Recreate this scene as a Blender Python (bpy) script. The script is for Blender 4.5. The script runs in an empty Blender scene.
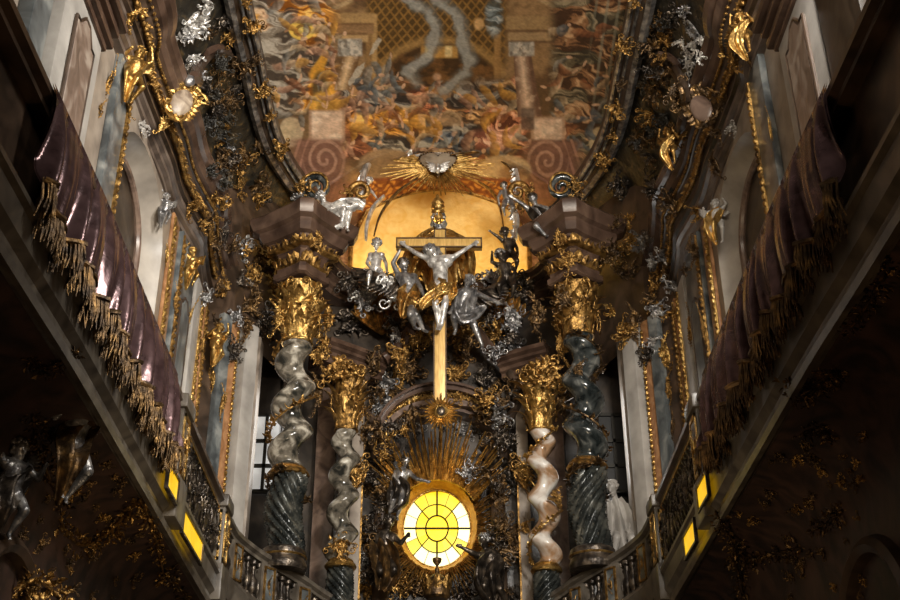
import bpy, bmesh, math, random
import numpy as np
from mathutils import Vector, Matrix

SC = bpy.context.scene
COL = SC.collection
F, CX, CY, EYE = 1200.0, 440.0, 300.0, 1.6
PITCH = math.radians(29.36)
cp, sp = math.cos(PITCH), math.sin(PITCH)
PI = math.pi
R = random.Random(7)

# ---------- surveying: direction of sight through a pixel, met with a real plane ----------
def ray(px, py):
    xc = (px - CX) / F; yc = (CY - py) / F
    return Vector((xc, cp - yc * sp, sp + yc * cp))
def P(px, py, t):
    d = ray(px, py); s = t / d.y
    return Vector((d.x * s, t, d.z * s + EYE))
def PX(px, py, X):
    d = ray(px, py); s = X / d.x
    return Vector((X, d.y * s, d.z * s + EYE))
def PH(px, py, H):
    d = ray(px, py); s = H / d.z
    return Vector((d.x * s, d.y * s, H + EYE))
def mpp(px, py, t):
    return t / ray(px, py).y / F

# ---------- scene bookkeeping ----------
ORG = {}
def tag(o, label=None, cat=None, group=None, kind=None):
    if label: o['label'] = label
    if cat: o['category'] = cat
    if group: o['group'] = group
    if kind: o['kind'] = kind
    return o
def thing(name, label, cat, loc, group=None, kind=None):
    o = bpy.data.objects.new(name, None); COL.objects.link(o)
    o.location = loc; o.empty_display_size = .1
    ORG[o.name] = Vector(loc)
    return tag(o, label, cat, group, kind)

class MB:
    def __init__(s): s.v = []; s.f = []
    def add(s, vf, M=None):
        vs, fs = vf; n = len(s.v)
        if M is None: s.v.extend(Vector(v) for v in vs)
        else: s.v.extend(M @ Vector(v) for v in vs)
        s.f.extend(tuple(i + n for i in f) for f in fs)
        return s
    def build(s, name, mat, parent=None, label=None, cat=None, group=None, kind=None, smooth=38, recalc=True):
        me = bpy.data.meshes.new(name)
        if parent is not None: org = ORG[parent.name]
        else:
            lo = [min(v[i] for v in s.v) for i in range(3)]; hi = [max(v[i] for v in s.v) for i in range(3)]
            org = Vector(((lo[0]+hi[0])/2, (lo[1]+hi[1])/2, lo[2]))
        me.from_pydata([tuple(v - org) for v in s.v], [], s.f)
        me.validate()
        if recalc:
            bm = bmesh.new(); bm.from_mesh(me); bmesh.ops.recalc_face_normals(bm, faces=bm.faces); bm.to_mesh(me); bm.free()
        if smooth:
            for p in me.polygons: p.use_smooth = True
            me.set_sharp_from_angle(angle=math.radians(smooth))
        o = bpy.data.objects.new(name, me); COL.objects.link(o)
        me.materials.append(mat)
        if parent is not None: o.parent = parent
        else: o.location = org
        ORG[o.name] = org
        return tag(o, label, cat, group, kind)

def copy_tree(o, parent=None, off=None):
    c = o.copy(); COL.objects.link(c)
    if parent is not None: c.parent = parent
    if off is not None: c.location = o.location + Vector(off)
    for ch in list(o.children): copy_tree(ch, c)
    return c

# ---------- materials ----------
def mat(name, c1, c2=None, scale=3.0, metal=0.0, rough=.5, bump=0.0, bscale=12.0, distort=0.0, c3=None, detail=5.0, emit=None, estr=0.0, rvar=0.0, stretch=None, p1=.35, p2=.65, sheen=0, spec=.5):
    m = bpy.data.materials.new(name); m.use_nodes = True
    nt = m.node_tree; b = nt.nodes['Principled BSDF']; L = nt.links
    b.inputs['Metallic'].default_value = metal; b.inputs['Roughness'].default_value = rough
    b.inputs['Base Color'].default_value = (*c1, 1)
    b.inputs['Specular IOR Level'].default_value = spec
    tc = nt.nodes.new('ShaderNodeTexCoord'); out = tc.outputs['Object']
    if stretch:
        mp = nt.nodes.new('ShaderNodeMapping'); mp.inputs['Scale'].default_value = stretch
        L.new(out, mp.inputs['Vector']); out = mp.outputs['Vector']
    if c2 is not None:
        n = nt.nodes.new('ShaderNodeTexNoise'); n.inputs['Scale'].default_value = scale; n.inputs['Detail'].default_value = detail
        n.inputs['Distortion'].default_value = distort; L.new(out, n.inputs['Vector'])
        r = nt.nodes.new('ShaderNodeValToRGB'); e = r.color_ramp.elements
        e[0].position = p1; e[0].color = (*c1, 1); e[1].position = p2; e[1].color = (*c2, 1)
        if c3 is not None:
            k = e.new((p1 + p2) / 2); k.color = (*c3, 1)
        L.new(n.outputs['Fac'], r.inputs['Fac']); L.new(r.outputs['Color'], b.inputs['Base Color'])
        if emit:
            L.new(r.outputs['Color'], b.inputs['Emission Color'])
    if emit and c2 is None: b.inputs['Emission Color'].default_value = (*emit, 1)
    if emit: b.inputs['Emission Strength'].default_value = estr
    if bump:
        n2 = nt.nodes.new('ShaderNodeTexNoise'); n2.inputs['Scale'].default_value = bscale; n2.inputs['Detail'].default_value = 4
        L.new(tc.outputs['Object'], n2.inputs['Vector'])
        bp = nt.nodes.new('ShaderNodeBump'); bp.inputs['Strength'].default_value = bump; bp.inputs['Distance'].default_value = .05
        L.new(n2.outputs['Fac'], bp.inputs['Height']); L.new(bp.outputs['Normal'], b.inputs['Normal'])
    if rvar:
        n3 = nt.nodes.new('ShaderNodeTexNoise'); n3.inputs['Scale'].default_value = 6
        L.new(tc.outputs['Object'], n3.inputs['Vector'])
        mr = nt.nodes.new('ShaderNodeMapRange'); mr.inputs['To Min'].default_value = rough - rvar; mr.inputs['To Max'].default_value = rough + rvar
        L.new(n3.outputs['Fac'], mr.inputs['Value']); L.new(mr.outputs['Result'], b.inputs['Roughness'])
    return m

M = {}
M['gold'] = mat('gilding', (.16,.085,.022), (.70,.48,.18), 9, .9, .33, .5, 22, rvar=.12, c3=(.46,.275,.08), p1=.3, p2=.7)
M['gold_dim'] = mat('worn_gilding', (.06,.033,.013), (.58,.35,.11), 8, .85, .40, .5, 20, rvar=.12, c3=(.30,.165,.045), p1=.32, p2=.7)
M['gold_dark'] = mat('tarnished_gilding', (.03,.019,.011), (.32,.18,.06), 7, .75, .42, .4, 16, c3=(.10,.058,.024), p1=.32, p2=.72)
M['bronze'] = mat('dark_bronze', (.022,.018,.015), (.17,.135,.10), 6, .75, .34, .35, 14, c3=(.06,.048,.038))
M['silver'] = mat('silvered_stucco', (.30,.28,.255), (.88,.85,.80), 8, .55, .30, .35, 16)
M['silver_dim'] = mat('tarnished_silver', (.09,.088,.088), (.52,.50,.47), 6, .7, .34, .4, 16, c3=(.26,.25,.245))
M['white'] = mat('white_stucco', (.25,.23,.205), (.43,.40,.36), 1.6, 0, .5, .08, 8, detail=9)
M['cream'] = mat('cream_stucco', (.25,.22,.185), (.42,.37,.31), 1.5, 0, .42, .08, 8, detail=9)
M['beige'] = mat('beige_stone', (.17,.135,.105), (.31,.255,.20), 2.5, 0, .5, .05, 8)
M['brown'] = mat('red_brown_marble', (.042,.024,.016), (.135,.083,.056), 1.3, 0, .27, 0, distort=1.0, c3=(.08,.047,.032))
M['brown_light'] = mat('veined_brown_marble', (.10,.07,.052), (.33,.27,.22), 2.0, 0, .3, 0, distort=1.6, c3=(.19,.135,.105), detail=9)
M['rose'] = mat('rose_marble', (.085,.052,.038), (.22,.15,.112), 2.2, 0, .3, 0, distort=2)
M['orange_marble'] = mat('orange_brown_marble', (.22,.10,.04), (.42,.22,.10), 2.4, 0, .3, 0, distort=2)
M['bluegrey'] = mat('blue_grey_marble', (.045,.05,.052), (.23,.235,.22), 2.6, 0, .28, 0, distort=.6, c3=(.105,.115,.115), detail=11)
M['dark'] = mat('dark_marble', (.014,.010,.007), (.058,.041,.027), 1.6, 0, .38, .1, 5, distort=1.5)
M['dark_brown'] = mat('dark_brown_marble', (.026,.017,.011), (.092,.058,.038), 1.8, 0, .34, .05, 5, distort=1.2)
M['black'] = mat('black_hollow', (.01,.009,.008), None, rough=.6)
M['col_grey'] = mat('grey_green_marble', (.022,.022,.018), (.50,.46,.38), 4.2, 0, .14, 0, distort=.5, c3=(.15,.13,.10), detail=13, p1=.36, p2=.68)
M['col_dark'] = mat('dark_green_marble', (.010,.013,.013), (.22,.22,.20), 4.2, 0, .14, 0, distort=.5, c3=(.045,.05,.048), detail=13, p1=.38, p2=.72)
M['col_pale'] = mat('pale_rose_marble', (.06,.04,.028), (.66,.62,.56), 1.5, 0, .15, 0, distort=.9, c3=(.36,.21,.11), detail=10, p1=.32, p2=.60)
M['slab'] = mat('grey_brown_marble', (.05,.041,.032), (.135,.115,.09), 2.0, 0, .34, 0, distort=1.2)
M['satin'] = mat('plum_satin', (.068,.038,.038), (.15,.088,.088), 5, .62, .2, .12, 9)
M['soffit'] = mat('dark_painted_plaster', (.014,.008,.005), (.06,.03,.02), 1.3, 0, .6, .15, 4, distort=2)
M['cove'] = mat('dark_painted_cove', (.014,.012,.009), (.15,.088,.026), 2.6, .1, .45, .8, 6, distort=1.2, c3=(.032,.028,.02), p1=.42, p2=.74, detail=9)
M['wood'] = mat('gilded_wood', (.50,.29,.08), (.70,.46,.15), 3, .2, .4, 0, stretch=(8,8,1))
M['wood_dark'] = mat('dark_wood_edge', (.08,.045,.02), None, rough=.4)
M['redwall'] = mat('red_brown_painted_wall', (.16,.065,.03), (.42,.23,.10), 3.5, 0, .6, 0, distort=2.5, c3=(.28,.13,.055))
M['goldwall'] = mat('gold_patterned_wall', (.80,.46,.10), (.90,.60,.20), 3.5, 0, .55, .5, 5, distort=1)
M['flesh_gold'] = mat('burnished_gilding', (.55,.30,.07), (.75,.50,.17), 4, .85, .28, .15, 12)
M['drum'] = mat('dark_green_bronze_marble', (.010,.012,.012), (.10,.098,.082), 3, .25, .25, .2, 14, c3=(.03,.033,.03))
M['heart'] = mat('tan_painted_heart', (.20,.15,.10), (.34,.27,.19), 3, 0, .6)
M['cartouche'] = mat('tan_veined_marble', (.16,.11,.075), (.42,.34,.25), 3, 0, .4, 0, distort=1.5)
M['iron'] = mat('black_iron', (.02,.017,.012), None, metal=.5, rough=.5)
M['pane'] = mat('white_daylight_glass', (.8,.82,.85), None, rough=.3, emit=(.95,.93,.88), estr=.3)

def glass_mat(name, radial, strength, ca=(.95, .55, .006), cb=(1.0, .80, .06)):
    m = bpy.data.materials.new(name); m.use_nodes = True
    nt = m.node_tree; b = nt.nodes['Principled BSDF']; L = nt.links
    tc = nt.nodes.new('ShaderNodeTexCoord')
    n = nt.nodes.new('ShaderNodeTexNoise'); n.inputs['Scale'].default_value = 1.6 if radial else 3; n.inputs['Detail'].default_value = 2
    L.new(tc.outputs['Object'], n.inputs['Vector'])
    r = nt.nodes.new('ShaderNodeValToRGB'); e = r.color_ramp.elements
    e[0].position = .35; e[0].color = (*ca, 1); e[1].position = .7; e[1].color = (*cb, 1)
    L.new(n.outputs['Fac'], r.inputs['Fac'])
    b.inputs['Base Color'].default_value = (.3, .2, .02, 1); b.inputs['Roughness'].default_value = .25
    L.new(r.outputs['Color'], b.inputs['Emission Color']); b.inputs['Emission Strength'].default_value = strength
    return m
M['yellow'] = glass_mat('yellow_lit_glass', True, 1.35)
M['yellow_pale'] = mat('pale_lit_glass', (.5,.45,.25), None, rough=.25, emit=(1.0,.92,.45), estr=1.5)
M['yellow_deep'] = mat('deep_yellow_lit_glass', (.4,.25,.02), None, rough=.25, emit=(1.0,.70,.008), estr=1.25)
M['panel_yellow'] = glass_mat('amber_emissive', False, .95, (.90,.45,.004), (1.0,.62,.02))

# ---------- shape generators: each returns (verts, faces) ----------
def box(x0, x1, y0, y1, z0, z1, c=0.0):
    if c <= 0:
        v = [(x, y, z) for z in (z0, z1) for y in (y0, y1) for x in (x0, x1)]
        return v, [(0,2,3,1),(4,5,7,6),(0,1,5,4),(2,6,7,3),(0,4,6,2),(1,3,7,5)]
    bm = bmesh.new(); bmesh.ops.create_cube(bm, size=1)
    for q in bm.verts: q.co = Vector(((x0+x1)/2 + q.co.x*(x1-x0), (y0+y1)/2 + q.co.y*(y1-y0), (z0+z1)/2 + q.co.z*(z1-z0)))
    bmesh.ops.bevel(bm, geom=bm.edges[:], offset=c, segments=2, affect='EDGES', profile=.6)
    bm.verts.index_update(); r = ([tuple(q.co) for q in bm.verts], [tuple(w.index for w in fc.verts) for fc in bm.faces]); bm.free(); return r
def obox(a, b, n, w0, w1, z0, z1, c=0.0):
    """a box standing on the plan line a-b, from w0 to w1 along the plan normal n"""
    d = (b - a); L = math.hypot(d.x, d.y); u = Vector((d.x/L, d.y/L, 0)); n = Vector((n.x, n.y, 0)).normalized()
    v, f = box(0, L, w0, w1, z0, z1, c)
    return [(a.x + u.x*x + n.x*y, a.y + u.y*x + n.y*y, z) for x, y, z in v], f
def lathe(prof, n=20, c=(0,0,0), plan=None):
    v, f = [], []
    for r, z in prof:
        for k in range(n):
            if plan: x, y = plan[k]; v.append((c[0]+r*x, c[1]+r*y, c[2]+z))
            else:
                a = 2*PI*k/n; v.append((c[0]+r*math.cos(a), c[1]+r*math.sin(a), c[2]+z))
    m = len(prof)
    for i in range(m-1):
        for k in range(n):
            f.append((i*n+k, i*n+(k+1)%n, (i+1)*n+(k+1)%n, (i+1)*n+k))
    f.append(tuple(range(n-1,-1,-1))); f.append(tuple((m-1)*n+k for k in range(n)))
    return v, f
def frames(pts, up=None):
    pts = [Vector(p) for p in pts]; out = []
    n = len(pts); prev = None
    for i in range(n):
        t = (pts[min(i+1,n-1)] - pts[max(i-1,0)])
        t = t.normalized() if t.length > 1e-9 else Vector((0,0,1))
        if prev is None:
            a = Vector((0,0,1)) if abs(t.z) < .9 else Vector((1,0,0))
            x = t.cross(a).normalized()
        else:
            x = (prev - t * prev.dot(t))
            x = x.normalized() if x.length > 1e-6 else t.orthogonal().normalized()
        prev = x
        out.append((pts[i], t, x, t.cross(x)))
    return out
def tube(pts, rad, n=8, flat=1.0):
    v, f = [], []
    fr = frames(pts); m = len(fr)
    for i, (p, t, x, y) in enumerate(fr):
        r = rad[i] if isinstance(rad, (list, tuple)) else rad
        for k in range(n):
            a = 2*PI*k/n; v.append(tuple(p + x*(r*math.cos(a)) + y*(r*flat*math.sin(a))))
    for i in range(m-1):
        for k in range(n): f.append((i*n+k, i*n+(k+1)%n, (i+1)*n+(k+1)%n, (i+1)*n+k))
    f.append(tuple(range(n-1,-1,-1))); f.append(tuple((m-1)*n+k for k in range(n)))
    return v, f
def smooth_path(pts, n=6):
    pts = [Vector(p) for p in pts]; out = []
    for i in range(len(pts)-1):
        p0 = pts[max(i-1,0)]; p1 = pts[i]; p2 = pts[i+1]; p3 = pts[min(i+2,len(pts)-1)]
        for k in range(n):
            t = k/n
            out.append(.5*((2*p1) + (p2-p0)*t + (2*p0-5*p1+4*p2-p3)*t*t + (3*p1-p0-3*p2+p3)*t**3))
    out.append(pts[-1]); return out
def sweep(path, prof, side=1, closed_prof=True, zfun=None):
    """prof points (out, up) carried along a plan path; 'out' is to the side*right of travel"""
    path = [Vector(p) for p in path]; n = len(path); m = len(prof); v, f = [], []
    for i in range(n):
        a = path[max(i-1,0)]; b = path[min(i+1,n-1)]
        d1 = (path[i]-a); d2 = (b-path[i])
        if i == 0: d1 = d2
        if i == n-1: d2 = d1
        d1 = Vector((d1.x,d1.y,0)).normalized(); d2 = Vector((d2.x,d2.y,0)).normalized()
        n1 = Vector((d1.y,-d1.x,0)); n2 = Vector((d2.y,-d2.x,0)); nn = (n1+n2).normalized()
        k = min(1.0/max(nn.dot(n1),.35), 2.0)
        for (o, u) in prof: v.append(tuple(path[i] + nn*(o*side*k) + Vector((0,0,u))))
    for i in range(n-1):
        for j in range(m if closed_prof else m-1):
            f.append((i*m+j, i*m+(j+1)%m, (i+1)*m+(j+1)%m, (i+1)*m+j))
    if closed_prof:
        f.append(tuple(range(m-1,-1,-1))); f.append(tuple((n-1)*m+j for j in range(m)))
    return v, f
def ellipsoid(c, rx, ry=None, rz=None, nu=12, nv=8, M_=None):
    ry = ry or rx; rz = rz or rx; v, f = [], []
    for i in range(nv+1):
        th = PI*i/nv
        for k in range(nu):
            a = 2*PI*k/nu
            q = Vector((rx*math.sin(th)*math.cos(a), ry*math.sin(th)*math.sin(a), rz*math.cos(th)))
            if M_ is not None: q = M_ @ q
            v.append(tuple(Vector(c) + q))
    for i in range(nv):
        for k in range(nu): f.append((i*nu+k, (i+1)*nu+k, (i+1)*nu+(k+1)%nu, i*nu+(k+1)%nu))
    return v, f
def leaf(L, W, curl=1.2, rng=R, n=8, lob=3.2):
    """an acanthus leaf growing along +z from the origin, its tip bending towards +y"""
    v, f = [], []; y = z = 0.0; xs = (-1, -.5, 0, .5, 1)
    for layer in (0, 1):
        y = z = 0.0
        for i in range(n+1):
            s = i/n
            w = W*(.30 + .8*math.sin(PI*min(1, s**.75)))*(1 + .28*math.cos(s*2*PI*lob))*(1-.75*s**3)
            if i == n: w = W*.06
            th = curl*s**1.4
            for x in xs:
                yy = y - .30*w*(1-abs(x)**1.5)*(-1) + (0.10*W if abs(x) < .1 else 0)
                if layer: yy -= .16*W
                v.append((x*w, yy, z))
            y += L/n*math.sin(th); z += L/n*math.cos(th)
    m = 5; N = (n+1)*m
    for i in range(n):
        for k in range(m-1):
            a = i*m+k
            f.append((a, a+1, a+m+1, a+m)); f.append((N+a, N+a+m, N+a+m+1, N+a+1))
        f.append((i*m, (i+1)*m, N+(i+1)*m, N+i*m)); f.append((i*m+m-1, N+i*m+m-1, N+(i+1)*m+m-1, (i+1)*m+m-1))
    f.append((0, N, N+1, 1)); f.append((1, N+1, N+2, 2)); f.append((2, N+2, N+3, 3)); f.append((3, N+3, N+4, 4))
    return v, f
def spiral(r0, turns, w, flip=1, n=22, tail=1.0, nn=6):
    """a C-scroll lying in the xz plane: a curled tube with a tail"""
    pts, rad = [], []
    for i in range(n+1):
        s = i/n; a = turns*2*PI*s; r = r0*(1-.86*s)
        pts.append((flip*(r*math.cos(a) - r0), .25*w*s, r*math.sin(a))); rad.append(w*(1-.45*s))
    pre = [(flip*(.0 + .35*r0*tail*q*q), 0, -r0*1.5*tail*q) for q in (1, .7, .4, .2)]
    prr = [w*.35, w*.7, w*.9, w]
    return tube(pre + pts, prr + rad, nn)
def rosette(r, k=6, d=.3):
    mb = MB()
    for i in range(k):
        mb.add(leaf(r, r*.42, .9, n=4, lob=.5), Matrix.Rotation(2*PI*i/k, 4, 'Y'))
    mb.add(ellipsoid((0, r*d, 0), r*.3, nu=8, nv=6)); return mb.v, mb.f
def shell(w, h, d, nr=9):
    """a fluted scallop shell opening upward; hinge at the origin"""
    v, f = [], []; na, ns = nr*6, 8
    for lay in (0, 1):
        for i in range(ns+1):
            s = i/ns
            for k in range(na+1):
                a = -1.35 + 2.7*k/na
                fl = .10*math.cos(k/na*2*PI*nr)
                rr = s*(1+.10*abs(math.cos(k/na*PI*nr)))
                yy = d*(s**2*.9 - .6*s) + fl*d*s*1.6 - lay*d*.12
                v.append((rr*w*.5*math.sin(a), yy, rr*h*(math.cos(a)*.72+.28)))
    N = (ns+1)*(na+1); m = na+1
    for i in range(ns):
        for k in range(na):
            a = i*m+k; f.append((a, a+1, a+m+1, a+m)); f.append((N+a, N+a+m, N+a+m+1, N+a+1))
    for k in range(na):
        a = ns*m+k; f.append((a, a+1, N+a+1, N+a))
    return v, f

def hit(px, py, back=.0):
    """the built surface met along the line of sight through a pixel: (point, normal)"""
    dg = bpy.context.evaluated_depsgraph_get(); o = Vector((0, 0, EYE)); d = ray(px, py).normalized()
    ok, loc, n, i, ob, m_ = SC.ray_cast(dg, o, d, distance=60)
    if not ok: return None
    if n.dot(d) > 0: n = -n
    return loc - d*back, n, ob
def frame_at(p, nrm, roll=0.0):
    """local x right, y out along nrm, z up"""
    n = Vector(nrm).normalized(); up = Vector((0,0,1))
    z = (up - n*up.dot(n)); z = z.normalized() if z.length > 1e-4 else Vector((0,1,0))
    x = n.cross(z)
    m = Matrix(((x.x, n.x, z.x, p[0]), (x.y, n.y, z.y, p[1]), (x.z, n.z, z.z, p[2]), (0,0,0,1)))
    return m @ Matrix.Rotation(roll, 4, 'Y')

def cluster(w, h, d, seed, leaves=16, scrolls=4, beads=5, core=.30, lw=1.0):
    """carved rocaille: curling acanthus branches filling an ellipse w x h (local xz), standing out d along +y"""
    rng = random.Random(seed); mb = MB(); mn = min(w, h); asp = max(w, h)/mn
    if core:
        mb.add(ellipsoid((0, 0, 0), w*core*.8, d*.35, h*core*.8, 10, 8))
    nb = 2 if asp > 1.9 else (3 if mn < .35 else 5)
    a0 = (PI/2 if h > w else 0) + rng.uniform(-.25, .25) if asp > 1.5 else rng.uniform(0, 2*PI)
    per = max(4, int(leaves*1.9/nb))
    def sprig(x, y, z, ang, L, W, n, c):
        mt = Matrix.Translation((x, y, z)) @ Matrix.Rotation(ang, 4, 'Y') @ Matrix.Rotation(rng.uniform(-.15, .45), 4, 'X') @ Matrix.Rotation(rng.uniform(-.7,.7), 4, 'Z')
        mb.add(leaf(L, W, c, rng, n, rng.choice((2.4,3.2,3.6))), mt)
    for i in range(nb):
        a = a0 + 2*PI*i/nb + rng.uniform(-.35, .35)
        e = Vector((.46*w*math.cos(a), 0, .46*h*math.sin(a))); p0 = -e*rng.uniform(.1, .4)
        ax = (e - p0); L = ax.length; ax = ax/L; pr = Vector((ax.z, 0, -ax.x)); sg = rng.choice((-1, 1)); bd = rng.uniform(.15, .38)*min(L, mn)
        pts = []
        for k in range(15):
            q = k/14; pts.append(p0 + ax*(L*q) + pr*(sg*bd*math.sin(PI*1.5*q)) + Vector((0, d*(.25 + .4*math.sin(PI*q)), 0)))
        end = pts[-1]; r0 = .13*mn*rng.uniform(.8, 1.4); tg = (pts[-1]-pts[-2]); th0 = math.atan2(tg.z, tg.x); cc = end + Vector((-math.sin(th0), 0, math.cos(th0)))*r0*sg
        for k in range(1, 15):
            q = k/14; th = th0 - sg*PI/2 + sg*q*7.5; rr = r0*(1-.8*q); pts.append(cc + Vector((rr*math.cos(th), d*.3*q, rr*math.sin(th))))
        n_ = len(pts); mb.add(tube(pts, [mn*.05*(1.15-.8*k/(n_-1)) for k in range(n_)], 6))
        for k in range(per):
            q = (k + rng.random())/per; p = pts[int(q*13)]; nx = pts[int(q*13)+1]; t_ = nx - p
            ang = math.atan2(t_.x, t_.z) + (1 if k % 2 else -1)*rng.uniform(.35, 1.1)
            LL = mn*rng.uniform(.20, .40)*(1.15-.5*q)
            sprig(p.x, p.y + rng.uniform(-.1, .25)*d, p.z, ang, LL, LL*.22*lw*rng.uniform(.8, 1.3), 7, rng.uniform(.7, 2.2))
    for i in range(int(leaves*.5)):
        a = rng.uniform(0, 2*PI); q = rng.uniform(0, .85)
        LL = mn*rng.uniform(.12, .26); sprig(.5*w*q*math.cos(a), d*rng.uniform(.2, .7), .5*h*q*math.sin(a), rng.uniform(0, 2*PI), LL, LL*.26*lw, 6, rng.uniform(.8, 2.2))
    for i in range(max(0, scrolls-2)):
        a = rng.uniform(0, 2*PI); q = rng.uniform(.2, .7); r0 = .12*mn*rng.uniform(.7, 1.3)
        mt = Matrix.Translation((.5*w*q*math.cos(a), d*rng.uniform(.3,.8), .5*h*q*math.sin(a))) @ Matrix.Rotation(rng.uniform(0, 2*PI), 4, 'Y')
        mb.add(spiral(r0, 1.4, r0*.28, rng.choice((-1,1))), mt)
    for i in range(beads):
        a = rng.uniform(0, 2*PI); q = rng.uniform(.1, .85); r0 = mn*rng.uniform(.025,.05)
        mb.add(ellipsoid((.5*w*q*math.cos(a), d*rng.uniform(.5,.95), .5*h*q*math.sin(a)), r0, nu=8, nv=6))
    return mb.v, mb.f
def garland_vf(pts, r, seed, per=10):
    """leaves, buds and berries strung densely along a path"""
    rng = random.Random(seed); mb = MB(); pts = smooth_path(pts, per)
    fr = frames(pts); N = len(pts)
    mb.add(tube(pts, [r*.16*(.6+.4*math.sin(PI*i/(N-1))) for i in range(N)], 6))
    for i in range(N*9):
        p, t, x, y = fr[rng.randrange(N)]
        a = rng.uniform(0, 2*PI); o = (x*math.cos(a) + y*math.sin(a))
        d = (o + t*rng.uniform(-1,1)).normalized(); q = d.to_track_quat('Z', 'Y').to_matrix().to_4x4(); L = r*rng.uniform(.3,.75)
        mb.add(leaf(L, L*rng.uniform(.2,.34), rng.uniform(.4,1.9), rng, 5, 2.5), Matrix.Translation(p + o*r*rng.uniform(0,.9) + t*r*rng.uniform(-.5,.5)) @ q @ Matrix.Rotation(rng.uniform(0,6),4,'Z'))
    for i in range(N):
        p, t, x, y = fr[i]; mb.add(ellipsoid(p + x*r*rng.uniform(-.8,.8) + y*r*rng.uniform(-.8,.8), r*rng.uniform(.08,.15), nu=7, nv=5))
    return mb.v, mb.f
def spike(c, a, r0, r1, w, th, lean=0.0):
    """one ray of a glory in the xz plane around c"""
    u = Vector((math.cos(a), 0, math.sin(a))); s = Vector((-math.sin(a), 0, math.cos(a))); c = Vector(c); yv = Vector((0, th, 0))
    a0 = c + u*r0; a1 = c + u*r1 - Vector((0, lean, 0))
    v = [a0 + s*w*.5, a0 - yv, a0 - s*w*.5, a0 + yv*.4, a1 + s*w*.16, a1 - yv*.3, a1 - s*w*.16, a1 + yv*.2]
    return [tuple(q) for q in v], [(0,1,2,3),(4,7,6,5),(0,4,5,1),(1,5,6,2),(2,6,7,3),(3,7,4,0)]

# ---------- sculpted figures ----------
def capsule(p0, p1, r0, r1, n=12, rings=3):
    p0 = Vector(p0); p1 = Vector(p1); d = p1-p0
    L = max(d.length, 1e-4); d = d/L
    pts, rad = [], []
    for i in range(rings): 
        a = PI/2*(1-i/rings); pts.append(p0 - d*r0*math.sin(a)); rad.append(max(r0*math.cos(a), r0*.05))
    for k in (0, .33, .66, 1): pts.append(p0 + d*L*k); rad.append(r0 + (r1-r0)*k)
    for i in range(1, rings+1):
        a = PI/2*i/rings; pts.append(p1 + d*r1*math.sin(a)); rad.append(max(r1*math.cos(a), r1*.05))
    return tube(pts, rad, n)

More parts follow.
